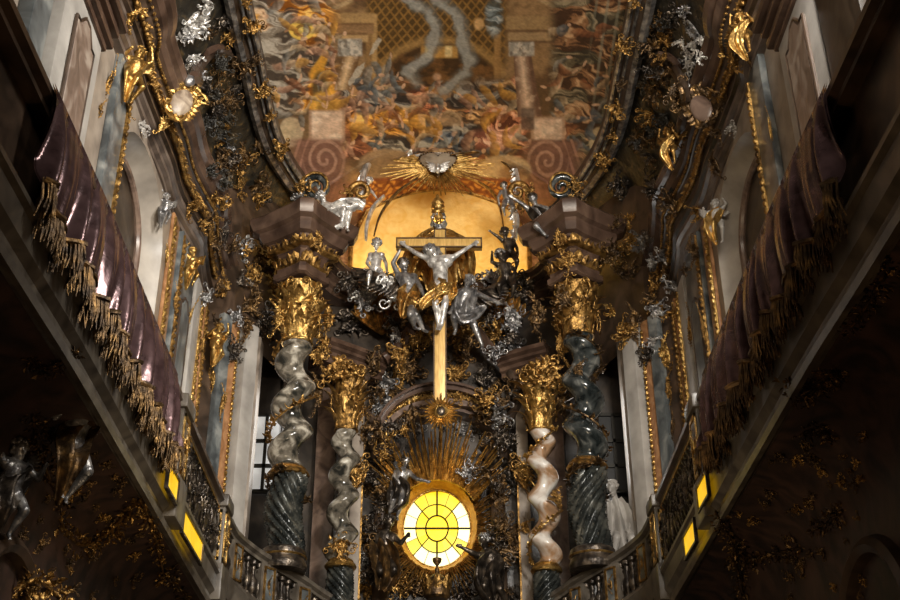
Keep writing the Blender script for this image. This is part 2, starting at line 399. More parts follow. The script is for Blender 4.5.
JN = ('pel','che','nec','hea','sL','eL','hL','sR','eR','hR','pL','kL','fL','pR','kR','fR')
def body_mesh(name, J, u, face, head_k=1.0, voxel=None, plump=1.0):
    """one continuous body: limbs, torso, head with face, hands with five fingers, fused into a single skin"""
    mb = MB(); g = {k: Vector(v) for k, v in zip(JN, J)}; face = Vector(face).normalized()
    k = plump
    mb.add(capsule(g['pel'], g['che'], .078*u*k, .092*u*k, 16))
    mb.add(capsule(g['che'] + (g['sL']-g['che'])*.5, g['che'] + (g['sR']-g['che'])*.5, .080*u, .080*u, 14))
    mb.add(capsule(g['sL'], g['sR'], .045*u*k, .045*u*k)); mb.add(capsule(g['pL'], g['pR'], .066*u*k, .066*u*k))
    mb.add(capsule(g['che'], g['nec'], .05*u, .036*u)); mb.add(capsule(g['nec'], g['hea'], .034*u, .036*u))
    # head
    up = (g['hea'] - g['nec']).normalized(); fx = (face - up*face.dot(up)).normalized(); sx = fx.cross(up)
    RM = Matrix((sx, fx, up)).transposed(); hk = head_k*u; c = g['hea']
    mb.add(ellipsoid(c + up*.012*hk, .056*hk, .066*hk, .072*hk, 16, 12, RM))
    mb.add(ellipsoid(c - up*.040*hk + fx*.016*hk, .040*hk, .044*hk, .046*hk, 12, 10, RM))
    mb.add(capsule(c + fx*.066*hk + up*.012*hk, c + fx*.082*hk - up*.018*hk, .008*hk, .012*hk, 8))
    mb.add(capsule(c + fx*.056*hk - up*.048*hk - sx*.014*hk, c + fx*.056*hk - up*.048*hk + sx*.014*hk, .009*hk, .009*hk, 8))
    mb.add(ellipsoid(c + fx*.046*hk - up*.076*hk, .018*hk, .014*hk, .014*hk, 8, 6, RM))
    for s in (-1, 1):
        mb.add(capsule(c + fx*.058*hk + up*.024*hk + sx*s*.010*hk, c + fx*.048*hk + up*.022*hk + sx*s*.040*hk, .010*hk, .008*hk, 8))
        mb.add(ellipsoid(c + fx*.052*hk + up*.006*hk + sx*s*.024*hk, .011*hk, nu=8, nv=6))
        mb.add(ellipsoid(c + sx*s*.058*hk - up*.006*hk, .010*hk, .018*hk, .024*hk, 8, 6, RM))
    for s in 'LR':
        mb.add(capsule(g['s'+s], g['e'+s], .036*u*k, .027*u*k)); mb.add(capsule(g['e'+s], g['h'+s], .028*u*k, .018*u*k))
        d = (g['h'+s] - g['e'+s]).normalized(); w = d.cross(face); w = w.normalized() if w.length > .05 else d.orthogonal().normalized()
        nn = w.cross(d); h0 = g['h'+s]; pe = h0 + d*.045*u
        mb.add(capsule(h0 + w*.008*u, pe + w*.014*u, .014*u, .012*u, 8)); mb.add(capsule(h0 - w*.008*u, pe - w*.014*u, .014*u, .012*u, 8))
        for q, fl in zip((-1.5,-.5,.5,1.5), (.036,.044,.040,.030)):
            a0 = pe + w*q*.0125*u; a1 = a0 + (d + w*q*.12)*fl*.55*u; a2 = a1 + (d*.8 + nn*.5)*fl*.5*u
            mb.add(capsule(a0, a1, .0065*u, .006*u, 6, 2)); mb.add(capsule(a1, a2, .006*u, .005*u, 6, 2))
        t0 = h0 + w*.018*u + d*.012*u; t1 = t0 + (w*.7 + d*.6)*.028*u
        mb.add(capsule(t0, t1, .008*u, .007*u, 6, 2)); mb.add(capsule(t1, t1 + (d + w*.2)*.02*u, .007*u, .006*u, 6, 2))
        mb.add(capsule(g['p'+s], g['k'+s], .062*u*k, .041*u*k, 14)); mb.add(capsule(g['k'+s], g['f'+s], .042*u*k, .023*u, 14))
        sh = (g['f'+s] - g['k'+s]).normalized(); mid = g['k'+s] + (g['f'+s]-g['k'+s])*.3
        mb.add(ellipsoid(mid - face*.012*u, .036*u*k, nu=10, nv=8))
        fd = (face*1.0 + sh*.55).normalized(); fw = fd.cross(sh); fw = fw.normalized() if fw.length > .05 else sx
        mb.add(capsule(g['f'+s] - fd*.015*u, g['f'+s] + fd*.075*u + sh*.012*u, .024*u, .020*u, 10))
        for q in range(5):
            b0 = g['f'+s] + fd*.080*u + fw*(q-2)*.0095*u + sh*.014*u
            mb.add(capsule(b0, b0 + fd*(.030 - .003*abs(q-1))*u, .0075*u, .006*u, 6, 2))
    me = bpy.data.meshes.new(name); me.from_pydata([tuple(v) for v in mb.v], [], mb.f)
    o = bpy.data.objects.new(name, me); COL.objects.link(o)
    rm = o.modifiers.new('r', 'REMESH'); rm.mode = 'VOXEL'; rm.voxel_size = voxel or u*.0095; rm.use_smooth_shade = True
    sm = o.modifiers.new('s', 'SMOOTH'); sm.factor = .5; sm.iterations = 2
    dg = bpy.context.evaluated_depsgraph_get(); dg.update()
    m2 = bpy.data.meshes.new_from_object(o.evaluated_get(dg))
    v = [tuple(q.co) for q in m2.vertices]; f = [tuple(p.vertices) for p in m2.polygons]
    bpy.data.objects.remove(o); bpy.data.meshes.remove(me); bpy.data.meshes.remove(m2)
    return v, f, (c, up, fx, sx, hk)

def hair_vf(H, seed, long=0.0, beard=False):
    c, up, fx, sx, hk = H; rng = random.Random(seed); mb = MB()
    RM = Matrix((sx, fx, up)).transposed()
    mb.add(ellipsoid(c + up*.024*hk - fx*.014*hk, .062*hk, .066*hk, .068*hk, 14, 10, RM))
    for i in range(46):
        a = rng.uniform(0, 2*PI); e = rng.uniform(-.2, 1.4)
        d = (sx*math.cos(a)*math.cos(e) + fx*math.sin(a)*math.cos(e) + up*math.sin(e))
        if d.dot(fx) > .62 and d.dot(up) < .55: continue
        p = c + up*.016*hk - fx*.008*hk + Vector(d)*.066*hk
        mb.add(ellipsoid(p, .017*hk*rng.uniform(.8,1.3), nu=7, nv=5))
    if long:
        for s in (-1, 1):
            for j in range(4):
                a0 = c + sx*s*(.05+.006*j)*hk + up*.03*hk - fx*(.012*j)*hk
                pts = [a0 + (sx*s*.012*math.sin(q*7+j) - up*.05*q*long*2.6 - fx*.01*q)*hk for q in (0,.35,.7,1.05,1.4)]
                mb.add(tube(pts, [.016*hk,.018*hk,.016*hk,.012*hk,.004*hk], 7))
    if beard:
        for j in range(9):
            s = (j-4)/4
            a0 = c + fx*(.055-.02*s*s)*hk + sx*s*.036*hk - up*(.055-.01*s*s)*hk
            pts = [a0 + (fx*.010*q - up*.055*q + sx*.006*math.sin(3*q+j))*hk for q in (0,.5,1,1.5)]
            mb.add(tube(pts, [.013*hk,.015*hk,.011*hk,.004*hk], 6))
    return mb.v, mb.f

def cloth_vf(pts, widths, seed, folds=3, amp=.3, n=5, face=(0,-1,.1)):
    """a band of carved drapery: a wavy, folded strip with real thickness following pts"""
    rng = random.Random(seed); path = smooth_path(pts, n); N = len(path); m = 4*folds+1
    ws = [widths[min(int(i/(N-1)*(len(widths)-1)), len(widths)-2)] + (widths[min(int(i/(N-1)*(len(widths)-1)), len(widths)-2)+1] - widths[min(int(i/(N-1)*(len(widths)-1)), len(widths)-2)])*((i/(N-1)*(len(widths)-1)) % 1.0 if i < N-1 else 1.0) for i in range(N)]
    fc = Vector(face).normalized(); ph = rng.uniform(0, 6); v, f = [], []
    for lay in (0, 1):
        for i in range(N):
            t = (path[min(i+1,N-1)] - path[max(i-1,0)]).normalized(); x = t.cross(fc)
            x = x.normalized() if x.length > .05 else t.orthogonal().normalized(); nn = x.cross(t).normalized()
            if nn.dot(fc) < 0: nn = -nn
            w = ws[i]
            for k in range(m):
                q = k/(m-1); e = amp*w*math.sin(q*2*PI*folds*.5 + ph + .9*math.sin(i*.35+ph))*.5
                v.append(tuple(path[i] + x*(q-.5)*w + nn*(e - lay*.10*w*.6) + t*.08*w*math.sin(q*9+ph)))
    T = N*m
    for i in range(N-1):
        for k in range(m-1):
            a = i*m+k; f.append((a, a+1, a+m+1, a+m)); f.append((T+a, T+a+m, T+a+m+1, T+a+1))
        f.append((i*m, (i+1)*m, T+(i+1)*m, T+i*m)); f.append((i*m+m-1, T+i*m+m-1, T+(i+1)*m+m-1, (i+1)*m+m-1))
    for k in range(m-1):
        f.append((k, T+k, T+k+1, k+1)); a = (N-1)*m+k; f.append((a, a+1, T+a+1, T+a))
    return v, f
def wing_vf(root, d, span, seed, face=(0,-1,0), s=1):
    """a feathered wing: three rows of long overlapping feathers fanned from an arm"""
    rng = random.Random(seed); d = Vector(d).normalized(); fc = Vector(face).normalized()
    x = d.cross(fc).normalized()*s; mb = MB(); root = Vector(root)
    mb.add(capsule(root, root + d*span*.55 + x*span*.04, span*.07, span*.035, 8))
    for row, (n, L, off) in enumerate(((11, .62, 0), (9, .42, -.02), (7, .24, -.04))):
        for i in range(n):
            q = i/(n-1); p = root + d*span*(.05+.52*q) - fc*span*off*-1
            ang = 2.0*(1-q)*.72 + .05
            dr = (d*math.cos(ang) + x*math.sin(ang)).normalized()
            q4 = Matrix((dr.cross(fc), fc, dr)).transposed().to_4x4()
            mb.add(leaf(span*L*(.65+.45*q), span*.055, .25, rng, 5, .2), Matrix.Translation(p) @ q4)
    return mb.v, mb.f
# ======================= the setting =======================
def W(x, t, H): return Vector((x, t, H + EYE))
def mx(p, s): return Vector((p[0]*(-s), p[1], p[2]))       # s=-1 keeps the left-hand side, s=+1 mirrors it to the right
def side_name(s): return 'left' if s < 0 else 'right'

# floor
MB().add(box(-7, 7, -6, 30, -.3, 0)).build('floor', M['dark'], kind='structure', smooth=0)

# ---- plan lines (left side; mirrored for the right) ----
LIP = [PH(x, y, 13.9) for x, y in ((172,0),(171,30),(183,70),(195,105),(200,120),(207,150),(220,178),(228,194),(228,206),(231,239),(240,274),(254,300),(262,320))]
LIP = [Vector((-4.4, 10.5, 0)), Vector((-4.45, 12.5, 0))] + [Vector((p.x, p.y, 0)) for p in LIP]
FRAME = [Vector((-4.0, 10.5, 0)), Vector((-4.0, 14, 0)), Vector((-4.02, 17.8, 0)), Vector((-4.0, 19.5, 0)), Vector((-3.99, 21.3, 0)), Vector((-3.88, 22.5, 0)), Vector((-3.62, 23.6, 0)), Vector((-3.38, 24.3, 0)), Vector((-3.2, 25.0, 0))]
def fw(t):
    for a, b in zip(FRAME, FRAME[1:]):
        if a.y <= t <= b.y: return -(a.x + (b.x-a.x)*(t-a.y)/(b.y-a.y))
    return 3.2
def vault(x, t):
    w = fw(t); return 16.8 + 1.8*(1-min(1, abs(x)/max(w, 3.2))**2)

# ---- ceiling: the vault with its painting ----
def value_noise(seed):
    rs = np.random.RandomState(seed); g = rs.rand(256, 256)
    def f(x, y):
        xi = np.floor(x).astype(int); yi = np.floor(y).astype(int); a = x-xi; b = y-yi
        a = a*a*(3-2*a); b = b*b*(3-2*b)
        return (g[xi%256, yi%256]*(1-a)*(1-b) + g[(xi+1)%256, yi%256]*a*(1-b) + g[xi%256, (yi+1)%256]*(1-a)*b + g[(xi+1)%256, (yi+1)%256]*a*b)
    return f
N1, N2, N3, N4 = (value_noise(i) for i in (1, 2, 3, 4))
def fbm(N, x, y, o=4):
    s = 0; a = .5
    for k in range(o): s = s + a*N(x*2**k + 17*k, y*2**k + 31*k); a *= .5
    return s/(1-.5**o)
def ss(a, b, x):
    q = np.clip((x-a)/(b-a), 0, 1); return q*q*(3-2*q)
def paint(u, v):
    """the vault painting in its own painted plane: u across, v down towards the altar"""
    C = np.zeros(u.shape + (3,))
    def put(col, al):
        al = np.clip(al, 0, 1)[..., None]; C[:] = C*(1-al) + np.array(col)*al
    def rect(a, b, c, d, e=1.5): return ss(a-e, a+e, u)*(1-ss(b-e, b+e, u))*ss(c-e, c+e, v)*(1-ss(d-e, d+e, v))
    def ell(cx, cy, rx, ry, e=.06): return 1-ss(1-e, 1+e, np.sqrt(((u-cx)/rx)**2 + ((v-cy)/ry)**2))
    n1 = fbm(N1, u*.03, v*.05); n2 = fbm(N2, u*.08, v*.10); n3 = fbm(N3, u*.25, v*.25, 3)
    C[:] = np.array((.17,.105,.055)); put((.32,.21,.11), ss(.4,.65,n1))
    # dim side groups
    put((.13,.115,.085), ss(560,600,u)); put((.20,.13,.07), 1-ss(300,330,u))
    # coffered painted vault
    cof = ss(362,372,u)*(1-ss(500,512,u))*(1-ss(60,75,v))
    put((.12,.075,.03), cof)
    uu = (u-440)*(1+.0022*(60-v)); la = np.abs(((uu+v*.9) % 10)-5); lb = np.abs(((uu-v*.9) % 10)-5)
    put((.36,.21,.07), cof*np.maximum(1-ss(.6,2.0,la), 1-ss(.6,2.0,lb))*.6)
    # great arch
    inn = ell(440,92,62,48)*(1-ss(88,96,v)); rim = ell(440,92,70,56)*(1-ss(88,96,v))
    put((.40,.26,.11), rim*.7); put((.085,.05,.025), inn)
    put((.20,.11,.045), inn*ss(.45,.7,n2))
    put((.52,.32,.11), rect(421,458,46,58)*.8); put((.60,.48,.26), rect(425,432,46,57)+rect(445,452,46,57))
    # brown band walls left and right of the arch
    put((.30,.19,.09), rect(366,377,14,86)*.8); put((.42,.28,.13), rect(372,377,14,86)); put((.34,.21,.09), rect(494,501,34,92))
    put((.40,.27,.13), rect(318,374,13,24)*.85); put((.30,.19,.10), rect(322,374,24,34)); put((.45,.31,.16), rect(326,368,34,42)); put((.20,.12,.06), rect(318,374,23,25)+rect(326,368,33,35))
    put((.36,.25,.13), rect(506,584,16,30)*.8); put((.42,.30,.17), rect(508,580,32,41)*.8); put((.18,.11,.06), rect(506,590,30,32)+rect(508,590,41,43))
    # ribs at the top
    for k, (a, b, c, d) in enumerate(((250,34,345,-4),(262,42,352,0),(530,-6,590,26))):
        dist = np.abs((b-d)*u + (c-a)*v + a*d - c*b)/math.hypot(b-d, c-a); put((.45,.34,.2), (1-ss(1.0,3.2,dist))*ss(min(a,c)-3,min(a,c)+3,u)*(1-ss(max(a,c)-3,max(a,c)+3,u))*.7)
    # tumbling crowd of draperies: warped stripes in many colours
    wx = u + 15*(fbm(N2,u*.05,v*.07,3)-.5)*2; wy = v + 13*(fbm(N3,u*.05+9,v*.07,3)-.5)*2
    st = fbm(N4, (wx+wy*.9)*.045, (wy*1.5-wx*.45)*.17, 4); pal = fbm(N1, wx*.028+40, wy*.05+7, 2)
    crowd = ss(330,352,u)*(1-ss(515,535,u))*ss(78,100,v+.10*np.abs(u-435))*(1-ss(150,163,v))
    edge = ss(.30,.62,st)
    def ramp(al, sel, c0, c1, c2): put(c0, al*sel); put(c1, al*sel*ss(.40,.52,st)); put(c2, al*sel*ss(.56,.68,st))
    ramp(crowd, .9, (.10,.065,.045), (.42,.25,.12), (.70,.50,.28))
    ramp(crowd, ss(.54,.60,pal), (.13,.05,.03), (.52,.24,.14), (.74,.46,.30))
    ramp(crowd, 1-ss(.38,.44,pal), (.06,.05,.045), (.19,.17,.15), (.42,.38,.32))
    or_ = crowd*ss(0,1,1-((u-385)/55)**2-((v-122)/18)**2)
    ramp(or_, 1.0, (.22,.10,.02), (.66,.35,.08), (.85,.55,.20))
    rs_ = crowd*ss(0,1,1-((u-490)/30)**2-((v-140)/16)**2)
    ramp(rs_, 1.0, (.25,.11,.08), (.55,.33,.24), (.72,.52,.42))
    bl_ = ss(0,1,1-((u-448)/30)**2-((v-138)/8)**2)
    ramp(bl_, 1.0, (.03,.035,.045), (.12,.14,.17), (.34,.36,.38))
    put((.52,.38,.24), rect(418,462,112,126)*.55)
    for (cx,cy,r) in ((437,77,5),(412,70,4.5),(432,131,5),(455,134,4),(470,98,4),(392,96,4),(505,112,4),(365,140,4),(400,118,4),(486,120,4),(420,100,4.5)):
        put((.62,.42,.28), ell(cx,cy,r*.8,r*.7,.5)*.65)
    # left groups: drapery swirls, fire, a round shield, a pale disc
    lg = (1-ss(318,345,u))*(1-ss(108,118,v)); ramp(lg, .75, (.10,.06,.04), (.38,.22,.12), (.66,.50,.34))
    ramp(lg, ss(.55,.61,pal)*.8, (.09,.075,.06), (.26,.22,.17), (.46,.41,.34)); ramp(lg, 1-ss(.40,.45,pal), (.25,.10,.02), (.58,.30,.07), (.82,.52,.18))
    fl = ss(0,.5,1-np.abs(u-321-4*np.sin(v*.15))/(1+.26*(v-40).clip(0,80)))*ss(42,60,v)*(1-ss(104,112,v)); put((.60,.33,.06), fl*.9); put((.10,.075,.04), ell(320,88,8,16,.3)*.9)
    put((.66,.40,.10), ell(326,104,16,13,.2)*.8); put((.30,.18,.05), ell(326,107,9,8,.2)*.7)
    put((.62,.44,.12), ell(302,30,13,10)); put((.28,.17,.05), ell(303,30,8,6)); put((.60,.46,.16), ell(303,31,5,4))
    put((.42,.33,.22), ell(291,132,12,15,.1)); put((.50,.40,.26), ell(288,130,7,10,.3)*.7)
    # right groups: greyer, greener
    rg = ss(545,562,u)*(1-ss(150,165,v)); ramp(rg, .9, (.06,.05,.035), (.17,.14,.09), (.33,.27,.18))
    ramp(rg, ss(.50,.57,pal), (.09,.05,.03), (.30,.17,.09), (.50,.34,.20))
    sd = np.sin(u*.55 + v*.08); put((.26,.25,.19), rg*ss(.55,.9,sd)*.6*ss(585,600,u))
    ramp(ss(0,1,1-((u-494)/11)**2-((v-15)/26)**2), .95, (.10,.11,.10), (.24,.27,.27), (.46,.46,.42)); put((.5,.33,.16), ell(479,24,5,6,.3))
    put((.46,.38,.25), ell(600,142,11,15,.1)); put((.36,.30,.20), ell(604,146,6,9,.3))
    # little painted figures: twisting bodies in folded draperies, each with a head
    fr = random.Random(21)
    pals = [((.20,.09,.02),(.78,.47,.13)), ((.17,.08,.05),(.68,.44,.30)), ((.06,.055,.05),(.46,.43,.37)), ((.14,.09,.05),(.74,.58,.38)), ((.10,.04,.02),(.48,.22,.11)), ((.05,.06,.07),(.26,.29,.30))]
    zones = [(84, (338,84,528,154), (0,1,3,1,2,4,0,5)), (34, (262,2,334,122), (3,2,0,1,3,4)), (30, (552,22,612,150), (2,5,4,3,2)), (14, (350,66,400,95), (2,3,5))]
    for n_, (x0,y0,x1,y1), ps in zones:
        for i in range(n_):
            cx, cy = fr.uniform(x0,x1), fr.uniform(y0,y1)
            if n_ == 84 and cy < 84 + .12*abs(cx-435): continue
            a = fr.uniform(-.9,.9) + (0 if fr.random() < .6 else 1.5); la, lb = fr.uniform(7,17), fr.uniform(2.4,5.6); bend = fr.uniform(-.06,.06)
            d0, d1 = pals[fr.choice(ps)]
            ii = np.where((np.abs(u-cx) < la*1.5) & (np.abs(v-cy) < la*1.5))
            if not len(ii[0]): continue
            du, dv = u[ii]-cx, v[ii]-cy; X = du*math.cos(a) + dv*math.sin(a); Y = -du*math.sin(a) + dv*math.cos(a) + bend*X*X
            wob = 1.2*(n3[ii]-.5)*2; rr = np.sqrt((X/la)**2 + ((Y+wob)/(lb*(1-.35*X/la)))**2); al = (1-ss(.75,1.05,rr))[:,None]*.72
            sh = np.clip(.46 - .40*Y/lb + .10*np.sin(X*fr.uniform(.7,1.3) + Y*.8 + i) + .25*(n2[ii]-.5), 0, 1)[:,None]
            col = (np.array(d0)*(1-sh) + np.array(d1)*sh)*.85; C[ii] = C[ii]*(1-al) + col*al
            hx, hy = la*1.02, fr.uniform(-1,1); hr = np.hypot(X-hx, Y-hy)/fr.uniform(1.9,2.7); hl = (1-ss(.7,1.1,hr))[:,None]*.9
            C[ii] = C[ii]*(1-hl) + np.array((.62,.42,.28))*hl*(.75+.25*sh)
    # painted columns
    def shaft(xt, xb, vt, vb, wt, wb):
        q = np.clip((v-vt)/(vb-vt), 0, 1); cx = xt + (xb-xt)*q; w = wt + (wb-wt)*q; r = (u-cx)/w
        return r, (1-ss(.9,1.05,np.abs(r)))*ss(vt-1,vt+1,v)*(1-ss(vb-1,vb+1,v))
    for (xt,xb,vt,vb,wt,wb,c1,c2) in ((352,343,54,90,8.5,9,(.70,.52,.32),(.20,.12,.06)), (522,530,53,117,9,12.5,(.66,.50,.36),(.20,.12,.08))):
        r, a = shaft(xt,xb,vt,vb,wt,wb); put(c2, a); put(c1, a*(1-ss(-.2,.9,np.abs(r+.15)))*.9); put((.6,.48,.36), a*ss(.6,.75,n3)*.35)
    for (a,b,c,d) in ((338,362,39,56),(509,534,42,56)):
        m = rect(a,b,c,d); put((.36,.33,.28), m); put((.50,.44,.36), m*ss(.45,.65,n3)*.8); put((.16,.12,.09), m*ss(.55,.75,fbm(N4,u*.35,v*.3,2))*.6)
    # stone pedestals
    for (a,b,c,d) in ((312,342,112,142),(534,562,119,140)):
        put((.42,.29,.20), rect(a-3,b+3,c-2,d)); put((.58,.44,.33), rect(a,b,c,d)*.8); put((.70,.58,.45), rect(a,b,c,d)*ss(.45,.7,n2)*.6)
    put((.15,.11,.09), rect(521,534,108,130)*.8)
    # smoke
    def curve(pts, w, col, al):
        P_ = [np.array(p, float) for p in pts]; best = np.full(u.shape, 1e9)
        for a, b in zip(P_, P_[1:]):
            d = b-a; q = np.clip(((u-a[0])*d[0] + (v-a[1])*d[1])/(d@d), 0, 1)
            best = np.minimum(best, np.hypot(u-a[0]-q*d[0], v-a[1]-q*d[1]))
        best = best + 9*(n2-.5) + 3*(n3-.5); put(col, al*(1-ss(w*.35, w, best))); return best
    for pts in (((403,-8),(414,4),(430,12),(436,26),(435,44),(430,56),(417,64),(408,72),(416,82)), ((428,-8),(441,4),(455,14),(462,28),(464,44),(470,60),(468,72),(455,82),(445,90))):
        curve(pts, 10, (.19,.19,.17), .65); curve([(a-1.5,b) for a,b in pts], 6, (.40,.39,.35), .65)
    curve(((380,40),(366,60),(350,84)), 2, (.5,.46,.38), .7)
    # painted volutes in rose stone
    for cx, cy, f in ((325,160,1),(547,161,-1)):
        du = (u-cx)*f; dv = v-cy; rr = np.hypot(du/20, dv/23); ang = np.arctan2(dv, du)
        m = np.maximum(1-ss(.98,1.05,rr), rect(*( (cx-4,cx+28) if f>0 else (cx-28,cx+4)), cy-20, cy+24)*.0)
        body = ss(0,.5,1.0-np.abs(du+6)/34)*ss(cy-24,cy-18,v)*(1-ss(196,204,v))
        put((.22,.125,.09), body); sp_ = np.sin(rr*15 - ang*1.0 + 1.6*(n2-.5)); put((.40,.255,.185), body*.85*ss(.0,.9,sp_)*(1-ss(1.0,1.15,rr)))
        put((.42,.25,.18), body*ss(1.05,1.2,rr)*ss(.2,.8,np.sin(du*.75+dv*.25))*.7)
    # tan lobes and the ornamental hem at the altar end
    put((.30,.215,.135), ell(388,166,30,17,.1)); put((.20,.14,.085), ell(388,168,22,11,.3)*.6); put((.46,.35,.22), ell(504,170,27,15,.1)); put((.24,.15,.09), ell(514,173,16,8,.3)*.8)
    hem = ss(174,178,v+.0007*(u-440)**2*-1)*ss(352,362,u)*(1-ss(508,520,u))
    put((.24,.10,.035), hem); cur = np.sin(wx*.42)*np.sin(wy*.75+np.sin(u*.16)); put((.46,.24,.07), hem*ss(.15,.6,cur)); put((.16,.06,.03), hem*ss(.35,.7,-cur)*.8); put((.22,.09,.05), hem*(1-ss(1,2.4,np.abs(v-179))))
    put((.24,.13,.085), (1-hem)*ss(178,186,v)*.7)
    n5 = fbm(N2, (u+v)*.35+50, (v-u*.4)*.9, 2)
    C *= (.62 + .40*n3 + .36*n5)[..., None]
    C = C**1.28*1.42
    return np.clip(C, .004, 1)

def build_vault():
    nx, rows = 470, 400
    vs_py = np.linspace(-85, 197, rows); verts = np.zeros((rows, nx, 3)); 
    # rows of equal painted height: t for which the crown of the vault lies on that row
    ts = []
    for py in vs_py:
        q = (CY-py)/F; lo, hi = 10.0, 27.4
        for _ in range(40):
            m = (lo+hi)/2; H = 18.6
            if (H*cp - m*sp)/(m*cp + H*sp) > q: lo = m
            else: hi = m
        ts.append(lo)
    U = np.zeros((rows, nx)); V = np.zeros((rows, nx))
    for i, t in enumerate(ts):
        w = fw(t)
        for k in range(nx):
            x = -w + 2*w*k/(nx-1); H = 16.8 + 1.8*(1-(abs(x)/w)**2 if w > 3.25 else 1-(abs(x)/3.2)**2)
            zc = t*cp + H*sp
            verts[i, k] = (x, t, H+EYE); U[i, k] = CX + F*x/zc; V[i, k] = CY - F*(H*cp - t*sp)/zc
    C = paint(U, V)
    vs = verts.reshape(-1, 3); n = rows*nx
    idx = np.arange(n).reshape(rows, nx)
    fs = np.stack([idx[:-1,:-1], idx[:-1,1:], idx[1:,1:], idx[1:,:-1]], -1).reshape(-1, 4)
    me = bpy.data.meshes.new('ceiling'); me.from_pydata(vs.tolist(), [], fs.tolist())
    at = me.color_attributes.new('paint', 'FLOAT_COLOR', 'POINT')
    at.data.foreach_set('color', np.concatenate([C.reshape(-1,3), np.ones((n,1))], 1).astype(np.float32).ravel())
    for p in me.polygons: p.use_smooth = True
    m = bpy.data.materials.new('vault_painting'); m.use_nodes = True; nt = m.node_tree; b = nt.nodes['Principled BSDF']
    a = nt.nodes.new('ShaderNodeAttribute'); a.attribute_name = 'paint'
    nt.links.new(a.outputs['Color'], b.inputs['Base Color']); b.inputs['Roughness'].default_value = .65; b.inputs['Specular IOR Level'].default_value = .2
    me.materials.append(m); o = bpy.data.objects.new('ceiling', me); COL.objects.link(o); ORG['ceiling'] = Vector((0,0,0)); tag(o, kind='structure')
    # the vault goes on, unpainted, over the nave
    mb = MB(); v, f = [], []
    for i, t in enumerate((-4, 2, 8, ts[0])):
        for k in range(17):
            x = -4 + 8*k/16; v.append((x, t, 16.8 + 1.8*(1-(abs(x)/4)**2) + EYE))
    for i in range(3):
        for k in range(16): f.append((i*17+k, i*17+k+1, (i+1)*17+k+1, (i+1)*17+k))
    mb.add((v, f)).build('ceiling', M['soffit'], kind='structure', recalc=False)
build_vault()

# ---- back wall and the gilded apse wall lit from a hidden window ----
def apse():
    zt = lambda x: 16.8 + 1.8*(1-(min(abs(x),3.2)/3.2)**2) + EYE
    v, f = [], []; n = 40
    for k in range(n+1):
        x = -3.4 + 6.8*k/n; v += [(x, 27.25, 8), (x, 27.25, zt(x)+.25)]
    for k in range(n): f.append((2*k, 2*k+2, 2*k+3, 2*k+1))
    MB().add((v, f)).build('wall_back', M['redwall'], kind='structure', recalc=False)
    v, f = [], []; w = 2.36
    for k in range(n+1):
        x = -w + 2*w*k/n; q = abs(x)/w; top = 18.62 - 1.0*q**2 - .8*max(0, q-.86)/.14 + EYE
        v += [(x, 27.0, 14.0), (x, 27.0, top), (x, 27.2, 14.0), (x, 27.2, top)]
    for k in range(n):
        a = 4*k; f += [(a, a+4, a+5, a+1), (a+1, a+5, a+7, a+3)]
    f += [(0,1,3,2), (4*n, 4*n+2, 4*n+3, 4*n+1)]
    MB().add((v, f)).build('wall_apse', M['goldwall'], kind='structure', recalc=False, smooth=0)
    # moulding round the gold field
    pts = [Vector((-w, 26.95, 14.5))]
    for k in range(25):
        x = -w + 2*w*k/24; q = abs(x)/w; pts.append(Vector((x, 26.95, 18.62 - 1.0*q**2 - .8*max(0,q-.86)/.14 + EYE)))
    pts.append(Vector((w, 26.95, 14.5)))
    MB().add(tube(pts, .06, 8)).build('trim_9', M['gold_dim'], kind='structure')
apse()

def arch_pts(t0, t1, H0, Hs, rise, n=14):
    c, r = (t0+t1)/2, (t1-t0)/2
    return [(t0, H0)] + [(c - r*math.cos(PI*k/n), Hs + rise*math.sin(PI*k/n)) for k in range(n+1)] + [(t1, H0)]

